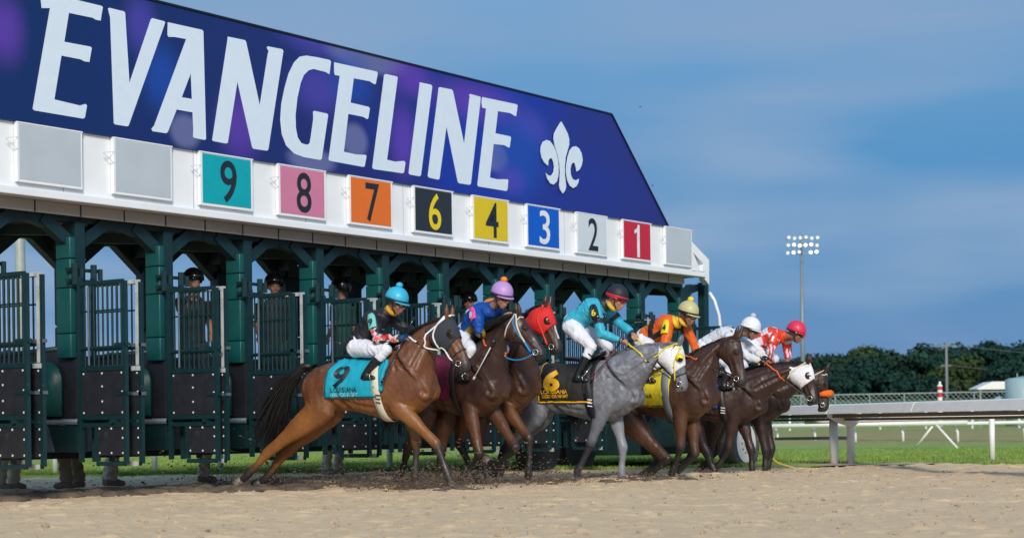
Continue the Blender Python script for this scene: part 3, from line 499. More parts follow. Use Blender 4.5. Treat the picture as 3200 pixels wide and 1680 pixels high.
# trees
M_bark = simple('bark', (.05, .04, .03), .9)
TC = [mat('dark tree leaves', (.020, .050, .034), .95, var=.45, vscale=.35, spec=.1), mat('olive tree leaves', (.044, .068, .026), .95, var=.40, vscale=.35, spec=.1), mat('blue green tree leaves', (.015, .046, .036), .95, var=.30, vscale=.35, spec=.1)]
def tree(name, x, y, zb, h, r, mi, label, n=2600, seed=1):
    rr = np.random.RandomState(seed); root = empty(name, (x, y, zb), 0, label, 'tree' if h > 3 else 'bush', 'trees beyond the infield fence')
    bm = bmesh.new(); tube(bm, [(0, 0, -1), (0, 0, h * .25), (r * .05, 0, h * .6)], [.28, .2, .08], 6)
    for k in range(5):
        a = k * 1.3; tube(bm, [(0, 0, h * (.2 + .06 * k)), (r * .55 * math.cos(a), r * .55 * math.sin(a), h * (.45 + .07 * k))], [.1, .03], 5)
    bm_link('trunk', bm, M_bark, root)
    nb = 16; cen = []
    for k in range(nb):
        t = rr.rand(); zz = h * (.22 + .66 * t); rad = r * (1 - .55 * abs(t - .35) ** 1.3) * math.sqrt(rr.rand()) * .75; a = rr.rand() * 6.28
        cen.append((rad * math.cos(a), rad * math.sin(a), zz, r * rr.uniform(.26, .48)))
    cen.append((0, 0, h * .84, r * .4)); cen = np.array(cen); idx = rr.randint(0, len(cen), n)
    d = rr.normal(0, 1, (n, 3)); d /= np.linalg.norm(d, axis=1)[:, None]; rad = rr.uniform(.55, 1.08, n)[:, None]
    c = cen[idx, :3] + d * rad * cen[idx, 3:4] * np.array([1, 1, .8]); s = rr.uniform(.10, .24, n)[:, None] * (r / 3) ** .4
    dn = d + rr.normal(0, .35, (n, 3)); u = np.cross(rr.normal(0, 1, (n, 3)), dn); u /= np.linalg.norm(u, axis=1)[:, None]; v = np.cross(dn, u); v /= np.linalg.norm(v, axis=1)[:, None] + 1e-6
    co = np.stack([c - u * s - v * s * .6, c + u * s - v * s * .5, c + u * s * .7 + v * s, c - u * s * .8 + v * s * .7], 1).reshape(-1, 3).astype(np.float32)
    me = bpy.data.meshes.new('crown'); me.vertices.add(4 * n); me.vertices.foreach_set('co', co.ravel()); me.loops.add(4 * n); me.loops.foreach_set('vertex_index', np.arange(4 * n, dtype=np.int32))
    me.polygons.add(n); me.polygons.foreach_set('loop_start', np.arange(0, 4 * n, 4, dtype=np.int32)); me.polygons.foreach_set('loop_total', np.full(n, 4, np.int32)); me.update()
    link('crown', me, TC[mi], root)
TL = [(350, 285, 3.0), (470, 300, 3), (560, 285, 3), (640, 280, 3), (755, 222, 3.4), (840, 228, 3.0), (930, 262, 3.2), (1010, 268, 2.6), (1090, 285, 2.5), (1180, 212, 3.5), (1290, 225, 3), (1390, 248, 3.0), (1480, 225, 3.2), (1570, 228, 3), (1650, 188, 3.2), (1740, 210, 3), (1830, 235, 3), (1910, 195, 3.4), (2010, 190, 3.4), (2120, 200, 3.5), (2230, 215, 3.5), (230, 330, 3), (90, 345, 3), (-60, 350, 3.2), (-220, 350, 3.2), (-400, 350, 3.4), (-600, 345, 3.4)]
def at_c5(cx, cy, Y): return ((2400 + cx * .4143 - 1600) / 5489 * Y, .755 + (1324 - (800 + cx * .4143) * .0122 - (1000 + cy * .4143)) / 5489 * Y)
pos = ['leftmost', 'second', 'third', 'fourth', 'fifth', 'sixth', 'seventh', 'eighth', 'ninth', 'tenth', 'eleventh', 'twelfth', 'thirteenth', 'fourteenth', 'fifteenth', 'sixteenth', 'seventeenth', 'eighteenth', 'nineteenth', 'twentieth', 'twenty-first', 'twenty-second', 'twenty-third', 'twenty-fourth', 'twenty-fifth', 'twenty-sixth', 'twenty-seventh']
order = sorted(range(len(TL)), key=lambda i: TL[i][0])
for n_, i in enumerate(order):
    cx, cy, r = TL[i]; Y = 205 + (i * 37 % 11); x, zt = at_c5(cx, cy, Y); zb = 2.6
    tree('broadleaf_tree', x, Y, zb, zt - zb + .3, r * 1.25, (i * 7) % 3 if i % 3 else 0, 'dark broadleaf tree in the far tree line, %s from the left' % pos[n_], 3000, 40 + i)
for i, (cx, cy, r, w) in enumerate(((820, 345, 4.2, 'broad low bush in front of the trees, just right of the horses heads'), (1430, 300, 4.2, 'olive green tree standing behind the utility pole'), (1650, 455, 3.0, 'low bush between the utility pole and the tank'), (570, 420, 3.0, 'low bush behind the horse with the orange noseband'), (1040, 440, 2.6, 'small low bush in the middle of the tree line'), (1240, 430, 2.4, 'small bush left of the banded pole'), (1800, 300, 3.6, 'dense dark bush above the water tank'))):
    Y = 190 - i; x, zt = at_c5(cx, cy, Y); tree('bush', x, Y, 1.9, zt - 1.9, r, 1 if i in (1, 2) else 2, w, 2600, 90 + i)
# yellow hose
bm = bmesh.new(); hp = [(3.72, 27.3, .30), (3.95, 27.1, .22), (4.08, 26.9, .10), (4.3, 26.7, .03), (4.6, 26.5, .025), (5.2, 26.4, .012), (5.6, 26.45, .02), (5.9, 26.5, .0), (6.3, 26.5, -.02), (6.7, 26.5, .012), (7.1, 26.55, -.03), (7.6, 26.6, .012), (8.1, 26.7, -.03), (9.2, 26.8, -.02)]
tube(bm, hp, .017, 8); o = bm_link('hose', bm, simple('yellow hose', (.72, .58, .03), .5, dirt=((.5, .38, .24), 2.2, .47, 1.)), None, True); tag(o, 'yellow hose lying along the edge of the dirt, right of the gate', 'hose')
# birds
for i, (px, py) in enumerate(((2013, 339), (2048, 585))):
    Y = 120; x = (px - 1600) / 5489 * Y; z = .755 + (1324 - py) / 5489 * Y
    bm = bmesh.new(); ell(bm, (0, 0, 0), (.09, .03, .03), 8, None, 6)
    for s in (-1, 1):
        bm.faces.new([bm.verts.new(q) for q in ((-.03, 0, .01), (.04, 0, .01), (.03, s * .09, .06), (-.05, s * .17, .035 * s))])
    bm_l = bm_link('bird', bm, M_black); bm_l.location = (x, Y, z); tag(bm_l, ['small dark bird flying above the slanted end of the sign', 'small dark bird flying level with the sloping sign edge, the lower of two'][i], 'bird', 'birds in the sky')
# ------------------------------------------------------------ starting gate
GX, GY, GTH = -5.11835, 18.29772, 0.93983437
GS = 1.06
gate = empty('starting_gate', (GX * GS, GY * GS, .755 * (1 - GS)), GTH, 'long green starting gate under a white number fascia and purple sign', 'starting gate')
def G(u, w, z): return (u, -w, z)
def gbox(bm, u0, u1, w0, w1, z0, z1, bev=0.): box(bm, (u0, -w1, z0), (u1, -w0, z1), bev)
def gworld(u, w, z=0.): return Vector((GX + math.cos(GTH) * u + math.sin(GTH) * w, GY + math.sin(GTH) * u - math.cos(GTH) * w, z))
NP = range(-2, 11); UP = lambda k: 1.03 + 1.297 * k
# banner
M_ban = bpy.data.materials.new('printed sign vinyl'); M_ban.use_nodes = True; t = M_ban.node_tree; b = t.nodes['Principled BSDF']; b.inputs['Roughness'].default_value = .4
tcn = t.nodes.new('ShaderNodeTexCoord'); nz = t.nodes.new('ShaderNodeTexNoise'); nz.inputs['Scale'].default_value = .8; t.links.new(tcn.outputs['Object'], nz.inputs['Vector'])
sp = t.nodes.new('ShaderNodeSeparateXYZ'); t.links.new(tcn.outputs['Object'], sp.inputs[0])
rp = t.nodes.new('ShaderNodeValToRGB'); rp.color_ramp.elements[0].position = .0; rp.color_ramp.elements[0].color = (.0018, .020, .115, 1); rp.color_ramp.elements[1].position = 1; rp.color_ramp.elements[1].color = (.020, .019, .16, 1)
e = rp.color_ramp.elements.new(.62); e.color = (.007, .030, .34, 1); e = rp.color_ramp.elements.new(.45); e.color = (.012, .018, .16, 1)
mr = t.nodes.new('ShaderNodeMapRange'); mr.inputs[1].default_value = 0; mr.inputs[2].default_value = 13; t.links.new(sp.outputs[0], mr.inputs[0]); 
ad = t.nodes.new('ShaderNodeMath'); ad.operation = 'MULTIPLY_ADD'; ad.inputs[1].default_value = .35; t.links.new(nz.outputs[0], ad.inputs[0]); t.links.new(mr.outputs[0], ad.inputs[2])
sb = t.nodes.new('ShaderNodeMath'); sb.operation = 'SUBTRACT'; sb.inputs[1].default_value = .17; t.links.new(ad.outputs[0], sb.inputs[0]); t.links.new(sb.outputs[0], rp.inputs[0])
last = rp.outputs[0]; BC = [(.13, .045, .46), (.075, .055, .42), (.010, .07, .42), (.17, .19, .40)]
for (cu, cz, ru, rz, ci) in BLOBS:
    m = t.nodes.new('ShaderNodeMapping'); m.vector_type = 'TEXTURE'; m.inputs['Location'].default_value = (cu, 0, cz); m.inputs['Scale'].default_value = (max(ru, .15) * 1.45, 50, max(rz, .12) * 1.45)
    t.links.new(tcn.outputs['Object'], m.inputs[0]); l = t.nodes.new('ShaderNodeVectorMath'); l.operation = 'LENGTH'; t.links.new(m.outputs[0], l.inputs[0])
    q = t.nodes.new('ShaderNodeMapRange'); q.interpolation_type = 'SMOOTHSTEP'; q.inputs[1].default_value = 1.15; q.inputs[2].default_value = .15 if ci != 3 else .6; q.inputs[3].default_value = 0; q.inputs[4].default_value = .68; t.links.new(l.outputs['Value'], q.inputs[0])
    x = t.nodes.new('ShaderNodeMixRGB'); x.inputs[2].default_value = (*BC[ci], 1); t.links.new(q.outputs[0], x.inputs[0]); t.links.new(last, x.inputs[1]); last = x.outputs[0]
t.links.new(last, b.inputs['Base Color'])
bm = bmesh.new(); poly(bm, [(-2.6, 3.972), (13.09, 3.972), (11.42, 5.575), (-2.6, 5.575)], (), .07, lambda a, z, d: (a, .006 + d, z)); banner = bm_link('sign_banner', bm, M_ban, gate)
gate.scale = (GS, GS, GS)
M_edge = simple('black sign edge', (.004, .006, .012), .5)
bm = bmesh.new(); beam(bm, G(-2.6, -.04, 5.587), G(11.43, -.04, 5.587), .1, .022); beam(bm, G(11.435, -.04, 5.58), G(13.10, -.04, 3.975), .1, .022, up=(1, 0, 0)); bm_link('edge_trim', bm, M_edge, banner)
def flat(name, loops, m, parent, dep=.0035, w=-.002):
    bm = bmesh.new(); poly(bm, loops[0], loops[1:], dep, lambda a, z, d: (a, -w - d + dep, z)); return bm_link(name, bm, m, parent)
for k in ('E', 'V', 'A', 'N', 'G', 'E2', 'L', 'I', 'N2', 'E3'): flat('letter', LETTERS[k], M_letter, banner)
fl = bmesh.new()
for k in ('F0', 'F1', 'F2'):
    b2 = bmesh.new(); poly(b2, LETTERS[k][0], (), .012, lambda a, z, d: (a, -.012 - d, z)); me = bpy.data.meshes.new('x'); b2.to_mesh(me); b2.free(); fl.from_mesh(me); bpy.data.meshes.remove(me)
bm_link('lily_emblem', fl, M_letter, banner)
# fascia
bm = bmesh.new(); gbox(bm, -2.6, 13.895, -.14, -.05, 3.29, 3.965); fas = bm_link('fascia', bm, M_white, gate)
bm = bmesh.new(); gbox(bm, -2.6, 14.30, -.16, .01, 3.205, 3.288, .012); bm_link('bottom_lip', bm, M_white, gate)
for k in range(-1, 7):
    bm = bmesh.new(); gbox(bm, 1.9 * k + .63, 1.9 * k + .642, -.052, -.046, 3.29, 3.965); bm_link('panel_seam', bm, M_grey, fas)
bm = bmesh.new(); poly(bm, [(13.87, 3.79), (14.467, 3.513), (14.458, 3.09), (14.32, 3.17), (14.315, 3.30), (13.87, 3.30)], [[(13.93, 3.60), (14.27, 3.43), (14.24, 3.33), (14.17, 3.31)]], .12, lambda a, z, d: (a, .02 + d, z)); bm_link('end_bracket', bm, M_white, gate)
# number signs
def numsign(k, face, digit, dcol):
    u0 = 1.3 * k; hgt = 3.966; zb = 3.343; w = .86
    bm = bmesh.new(); gbox(bm, u0, u0 + w, -.03, 0, zb, hgt); o = bm_link('number_sign', bm, M_white, gate)
    bm = bmesh.new(); mg = .035 if digit else .025
    gbox(bm, u0 + mg, u0 + w - mg, -.004, .004, zb + .03, hgt - .02); p = bm_link('face_panel', bm, face, o)
    bm = bmesh.new(); gbox(bm, u0 - .006, u0 + w + .006, -.04, .008, hgt - .010, hgt + .003); gbox(bm, u0 - .006, u0 + .012, -.04, .007, zb, hgt - .011); bm_link('frame', bm, M_white, o)
    bm = bmesh.new(); z = 3.775
    for q in ((z + .03), (z - .10)): tube(bm, [G(u0, .01, q), G(u0 - .17, .02, z)], .005, 5)
    bm_link('bracket', bm, M_white, o)
    if digit:
        if digit == '1':
            b1 = bmesh.new(); poly(b1, [(.045, .26), (.045, -.26), (-.035, -.26), (-.035, .14), (-.11, .11), (-.11, .165), (-.03, .205), (-.01, .26)]); me = bpy.data.meshes.new('digit'); b1.to_mesh(me); b1.free()
        else: me = text_mesh(digit, {'1': .17, '7': .27, '4': .30}.get(digit, .27), .50, .008)
        d = link('digit', me, dcol, o); d.rotation_euler = (R(90), 0, 0); d.location = (u0 + w / 2 + .02, -.008, (zb + hgt) / 2)
        me.transform(Matrix.Scale(1, 4))
D_k = simple('black digit', (.012, .016, .025), .5); D_w = simple('white digit', (.75, .78, .82), .5); D_y = simple('yellow digit', (.80, .60, .005), .5)
for k, (c, d, dc) in enumerate(((None, None, None), (None, None, None), ((.0, .36, .42), '9', D_k), ((.62, .20, .33), '8', D_k), ((.75, .16, .01), '7', D_k), ((.02, .025, .035), '6', D_y), ((.72, .52, .004), '4', D_k), ((.0, .10, .56), '3', D_w), ((.62, .68, .73), '2', D_k), ((.55, .012, .04), '1', D_w), (None, None, None))):
    numsign(k, paint('sign face %s' % (d or 'blank'), c, .45, var=.04) if c else M_grey, d, dc)
# roof and frame
bm = bmesh.new(); gbox(bm, -2.6, 14.2, -2.5, -.165, 3.20, 3.24); bm_link('roof_sheet', bm, M_soffit, gate)
bm = bmesh.new(); gbox(bm, -2.6, 13.9, -.22, -.18, 3.075, 3.198); bm_link('soffit_strip', bm, M_soffit, gate)
for k in range(-4, 24):
    bm = bmesh.new(); u = .36 + .62 * k; gbox(bm, u - .009, u + .009, -.182, -.176, 3.077, 3.199)
    if -2.5 < u < 13.9: bm_link('soffit_seam', bm, M_blk, gate)
for w, nm in ((-.42, 'front_beam'), (-2.05, 'rear_beam')):
    bm = bmesh.new(); gbox(bm, -2.6, 14.15, w - .06, w + .06, 3.03, 3.185, .01); bm_link(nm, bm, M_steel, gate)
pb = bmesh.new(); gbox(pb, -.055, .085, -.13, .08, .5, 3.03, .008)
post0 = bm_link('front_post', pb, M_steel, gate)
bm = bmesh.new(); gbox(bm, -.075, .095, -.2, .095, .885, 1.525, .006); bm_link('rubber_sleeve', bm, M_rubber, post0)
zs = [(1.535, 1.80), (1.805, 2.30), (2.305, 2.62), (2.625, 2.86)]
for a, z in zs:
    bm = bmesh.new(); gbox(bm, -.140, -.058, -.15, .09, a, z, .014); bm_link('foam_pad', bm, M_teal, post0, True)
for s in (-1, 1):
    bm = bmesh.new(); beam(bm, G(s * .03, -.02 + .004 * s, 2.78), G(s * .44, -.04, 3.06), .12, .13); bm_link('brace', bm, M_steel, post0)
    bm = bmesh.new(); beam(bm, G(s * .36, -.045, 3.0), G(s * .645, -.045, 3.07), .10, .12); bm_link('arch_plate', bm, M_steel, post0)
bm = bmesh.new(); beam(bm, G(.02, -.05, 2.95), G(.02, -1.6, 3.08), .09, .12); bm_link('cross_beam', bm, M_deep, post0)
bm = bmesh.new()
for z in (2.48, 2.36): gbox(bm, -.20, .26, .082, .13, z, z + .035)
for u in (-.13, .13): tube(bm, [G(u, .16, 2.33), G(u, .16, 2.56)], .035, 8); tube(bm, [G(u + .1, .15, 2.40), G(u + .1, .15, 2.52)], .028, 8)
bm_link('latch_gear', bm, M_steel, post0)
bm = bmesh.new(); ell(bm, G(.09, .06, 2.62), (.012,) * 3, 8, None, 6); ell(bm, G(.09, .06, 2.2), (.012,) * 3, 8, None, 6); tag(bm_link('bolts', bm, M_bolt, post0), kind='stuff')
post0.location = G(UP(NP[0]), -.35, 0)
rb = bmesh.new(); gbox(rb, -.09, .09, -.09, .09, .5, 3.03, .008); rear0 = bm_link('rear_post', rb, M_deep, gate)
bm = bmesh.new(); gbox(bm, -.15, .13, -.06, .13, 1.0, 2.0, .03); gbox(bm, -.15, .13, -.06, .13, 2.01, 2.83, .03); bm_link('foam_pad', bm, M_deep, rear0, True)
for s in (-1, 1): bm = bmesh.new(); beam(bm, G(s * .02, .004 * s, 2.72), G(s * .52, 0, 3.10), .12, .17); bm_link('brace', bm, M_deep, rear0)
bm = bmesh.new(); gbox(bm, -.30, -.12, -.1, .3, 2.90, 3.15); bm_link('hanger_plate', bm, M_deep, rear0)
rear0.location = G(UP(NP[0]), -2.05, 0)
# partition between stalls
pt = bmesh.new(); poly(pt, [(-.19, .88), (-.19, 1.62), (-.3, 1.64), (-1.95, 1.56), (-1.95, .6), (-.6, .6), (-.6, .88)], (), .05, lambda a, z, d: (-.02 + d, -a, z)); part0 = bm_link('stall_partition', pt, M_rubber, gate)
bm = bmesh.new(); poly(bm, [(-.10, .90), (-.10, 1.33), (-.14, 1.42), (-.24, 1.49), (-.38, 1.515), (-1.5, 1.515), (-1.5, .90)], (), .075, lambda a, z, d: (-.155 + d, -a, z))
bmesh.ops.bevel(bm, geom=[e for e in bm.edges if len(e.link_faces) == 2 and e.calc_face_angle(0) > .9], offset=.018, segments=2, affect='EDGES'); bm_link('wall_pad', bm, M_teal, part0, True)
bm = bmesh.new(); tube(bm, [G(-.06, -1.9, .84), G(-.06, .12, .84)], .035, 10); bm_link('sill_tube', bm, M_bluegrey, part0, True)
bm = bmesh.new(); tube(bm, [G(-.06, .13, .84), G(-.06, .50, .84), G(-.06, .58, .84)], [.042, .042, .015], 10); bm_link('bumper_tube', bm, M_steel, part0, True)
bm = bmesh.new(); poly(bm, [(-.42, .80), (.16, .80), (-.10, .52), (-.30, .50)], (), .03, lambda a, z, d: (-.05 + d, -a, z)); bm_link('gusset', bm, M_steel, part0)
bm = bmesh.new(); tube(bm, [G(0, -1.95, 1.575), G(0, -.2, 1.65)], .035, 8); bm_link('top_rail', bm, M_steel, part0, True)
bm = bmesh.new()
for w_, z in ((.08, 1.46), (.08, .92), (-.1, .92), (.08, 1.2)): ell(bm, G(-.024, w_, z), (.009, .014, .014), 8, None, 6)
tag(bm_link('bolts', bm, M_bolt, part0), kind='stuff')
part0.location = G(UP(NP[0]), -.35, 0)
# doors
def door(white):
    L = .72; d = bmesh.new(); T = .045
    f = M_steel
    bars = [((0, .40), (0, 2.40)), ((L, .385), (L, 2.32))]
    for (a, z0), (b_, z1) in bars: beam(d, G(0, a, z0), G(0, b_, z1), T, T, up=(1, 0, 0))
    for z in (2.32, 1.40, .88, .80): beam(d, G(0, .022, z), G(0, L - .022, z), T if z < 2 else .04, T if z < 2 else .04)
    beam(d, G(0, .26, .385), G(0, L - .022, .385), T, T); beam(d, G(0, .26, .41), G(0, .26, .78), T, T, up=(1, 0, 0)); beam(d, G(0, .56, .82), G(0, .56, .86), .04, .12)
    o = bm_link('gate_door', d, f, gate)
    n = 9; bar_me = None
    for k in range(n):
        w_ = .075 + (L - .13) * k / (n - 1)
        if bar_me is None:
            bm = bmesh.new(); tube(bm, [(0, 0, 1.42), (0, 0, 2.30)], .0105, 6); q = bm_link('bar', bm, f, o); bar_me = q.data
        else: q = link('bar', bar_me, None, o)
        q.location = G(0, w_, 0)
    bm = bmesh.new(); tube(bm, [G(0, .02, 2.02), G(0, L - .02, 2.02)], .010, 6); bm_link('cross_bar', bm, f, o); bm = bmesh.new(); tube(bm, [G(0, .02, 1.62), G(0, L - .02, 1.62)], .024, 6); bm_link('cross_bar', bm, f, o)
    bm = bmesh.new(); gbox(bm, -.012, .012, .03, L - .03, .905, 1.375); bm_link('upper_panel', bm, M_rubber, o)
    bm = bmesh.new(); gbox(bm, -.012, .012, .285, L - .03, .475, .775); bm_link('lower_panel', bm, M_rubber, o)
    bm = bmesh.new()
    for w_, z in [(.06, 1.35), (.36, 1.35), (.67, 1.35), (.36, 1.21), (.68, 1.15), (.36, 1.05), (.06, .93), (.36, .93), (.68, .93), (.31, .76), (.5, .76), (.68, .76), (.31, .5), (.5, .5), (.68, .5), (.68, .66)]:
        ell(bm, G(-.015, w_, z), (.008, .013, .013), 8, None, 5)
    tag(bm_link('bolts', bm, M_bolt, o), kind='stuff')
    if white:
        for A_, B_, w_, h_, u_ in ((G(-.004, L - .28, 2.325), G(-.004, L - .052, 2.325), .05, .042, (0, 0, 1)), (G(-.008, L - .028, 1.43), G(-.008, L - .028, 2.345), .04, .045, (1, 0, 0)), (G(-.006, L - .12, 1.40), G(-.006, L + .01, 1.40), .052, .048, (0, 0, 1)), (G(-.004, L - .2, .383), G(-.004, L - .03, .383), .052, .05, (0, 0, 1))):
            bm = bmesh.new(); beam(bm, A_, B_, w_, h_, up=u_); bm_link('white_edge', bm, M_whited, o)
    else:
        bm = bmesh.new(); tube(bm, [G(-.02, .16, 1.44), G(-.02, .16, 2.28)], .012, 6); bm_link('edge_strip', bm, M_bluegrey, o)
    for z_ in (1.65, 1.13): bm = bmesh.new(); beam(bm, G(0, L - .15, z_), G(.0, L + .05, z_), .045, .035); bm_link('latch', bm, M_bluegrey if white else M_steel, o)
    return o
dA = door(False); dB = door(True)
for i, k in enumerate(NP):
    if i:
        for src, w in ((post0, -.35), (rear0, -2.05), (part0, -.35)):
            c = copy_tree(src, gate); c.location = G(UP(k), w, 0)
    for src, du, w in ((dA, -.20, -.03), (dB, .0, -.05)):
        c = src if not i else copy_tree(src, gate); c.location = G(UP(k) + du, w, 0)
        c.rotation_euler = (0, 0, R(random.uniform(-2.5, 2.5)))
# bodywork below the stalls
bm = bmesh.new(); gbox(bm, -2.6, 13.9, -1.12, -1.05, .50, .80); bm_link('skirt_panel', bm, M_bluegrey, gate)
bm = bmesh.new(); gbox(bm, .78, 13.9, -1.9, -1.15, .42, .57); bm_link('axle_box', bm, M_blk, gate)
for k in list(NP)[:-1]:
    bm = bmesh.new(); gbox(bm, UP(k) + .1, UP(k) + 1.2, -1.98, -1.94, .58, 1.50); bm_link('tail_gate', bm, M_deep, gate)
# running gear at the far end
bm = bmesh.new(); gbox(bm, 14.72, 14.86, -.40, -.26, .5, 3.16, .01); bm_link('end_post', bm, M_steel, gate)
bm = bmesh.new(); tube(bm, [G(14.78, -.2, 2.98), G(14.80, -.12, 2.85), G(14.92, -.1, 2.6), G(14.98, -.1, 2.3), G(14.98, -.1, 1.2)], .03, 8); bm_link('drain_hose', bm, M_white, gate, True)
wx, ww = 12.2, 1.75
bm = bmesh.new(); rr = .43; prof = [(.30, -.13), (.37, -.15), (.42, -.14), (rr, -.09), (rr, .09), (.42, .14), (.37, .15), (.30, .13)]
rings = []
for k in range(40):
    a = 2 * math.pi * k / 40; rings.append([bm.verts.new((wx + r_ * math.cos(a), -ww - y_, .42 + r_ * math.sin(a))) for r_, y_ in prof])
for k in range(40):
    a, b_ = rings[k], rings[(k + 1) % 40]
    for j in range(len(prof)): bm.faces.new((a[j], a[(j + 1) % len(prof)], b_[(j + 1) % len(prof)], b_[j]))
whl = bm_link('wheel', bm, simple('dusty tyre rubber', (.07, .07, .075), .8, dirt=((.2, .17, .14), 8, .5, .6)), gate, True)
bm = bmesh.new(); tube(bm, [(wx, -ww - .14, .42), (wx, -ww - .10, .42), (wx, -ww - .09, .42), (wx, -ww - .12, .42)], [.30, .28, .2, .19], 32); bm_link('rim', bm, M_railw, whl)
bm = bmesh.new()
for k in range(10): a = .628 * k; ell(bm, (wx + .15 * math.cos(a), -ww - .15, .42 + .15 * math.sin(a)), (.016,) * 3, 8, None, 5)
tube(bm, [(wx, -ww - .1, .42), (wx, -ww - .2, .42)], .07, 12); bm_link('wheel_nuts', bm, M_fence, whl)
bm = bmesh.new(); gbox(bm, 11.0, 12.6, .75, 1.35, .38, 1.05, .03); gbox(bm, 11.2, 13.6, -.6, .6, .25, .75, .03); bm_link('undercarriage', bm, M_deep, gate)
bm = bmesh.new(); beam(bm, G(12.1, .6, .6), G(12.2, 1.6, .42), .12, .1); bm_link('axle_arm', bm, M_bluegrey, gate)
bm = bmesh.new(); tube(bm, [G(9.9, -.55, .40), G(9.9, -.30, .40)], .42, 32); tube(bm, [G(10.9, -.55, .40), G(10.9, -.30, .40)], .42, 32)
for i_, o_ in enumerate([bm_link('rear_wheels', bm, M_rubber, gate)]): tag(o_, kind='stuff')
# ------------------------------------------------------------ horses
M_coat = mat('horse coat', (1, 1, 1), .37, attr=True, var=.2, vscale=4, bump=.3, bscale=18, spec=.5, coat=.07); M_coat.node_tree.nodes['Principled BSDF'].inputs['Coat Roughness'].default_value = .3
def _coat():
    t = M_coat.node_tree; b = t.nodes['Principled BSDF']; tc = t.nodes.new('ShaderNodeTexCoord'); mp_ = t.nodes.new('ShaderNodeMapping'); mp_.inputs['Scale'].default_value = (3, 3, 9); mp_.inputs['Rotation'].default_value = (0, R(35), 0)
    n = t.nodes.new('ShaderNodeTexNoise'); n.inputs['Scale'].default_value = 1.6; n.inputs['Detail'].default_value = 7; n.inputs['Roughness'].default_value = .65; t.links.new(tc.outputs['Object'], mp_.inputs[0]); t.links.new(mp_.outputs[0], n.inputs['Vector'])
    m = t.nodes.new('ShaderNodeMapRange'); m.inputs[1].default_value = .3; m.inputs[2].default_value = .7; m.inputs[3].default_value = .32; m.inputs[4].default_value = .70; t.links.new(n.outputs[0], m.inputs[0]); t.links.new(m.outputs[0], b.inputs['Roughness'])
    hs = [x for x in t.nodes if x.type == 'HUE_SAT'][0]; old = b.inputs['Base Color'].links[0].from_socket
    n2 = t.nodes.new('ShaderNodeTexNoise'); n2.inputs['Scale'].default_value = 22; n2.inputs['Detail'].default_value = 6; t.links.new(mp_.outputs[0], n2.inputs['Vector'])
    m2 = t.nodes.new('ShaderNodeMapRange'); m2.inputs[1].default_value = .3; m2.inputs[2].default_value = .75; m2.inputs[3].default_value = .72; m2.inputs[4].default_value = 1.35; t.links.new(n2.outputs[0], m2.inputs[0])
    mu = t.nodes.new('ShaderNodeVectorMath'); mu.operation = 'SCALE'; t.links.new(old, mu.inputs[0]); t.links.new(m2.outputs[0], mu.inputs['Scale']); t.links.new(mu.outputs[0], b.inputs['Base Color'])
_coat()
TOR = [(-1.26, 1.30, 1.14, .05), (-1.21, 1.42, 1.00, .15), (-1.10, 1.52, .92, .22), (-.92, 1.575, .90, .265), (-.72, 1.585, .90, .275), (-.52, 1.555, .89, .27), (-.32, 1.525, .83, .28), (-.12, 1.54, .79, .275), (.04, 1.60, .79, .245), (.16, 1.585, .82, .23), (.27, 1.53, .87, .225), (.36, 1.45, .93, .20), (.43, 1.35, 1.02, .15), (.47, 1.27, 1.12, .08)]
def V3(a): return Vector((a[0], a[1], a[2]))
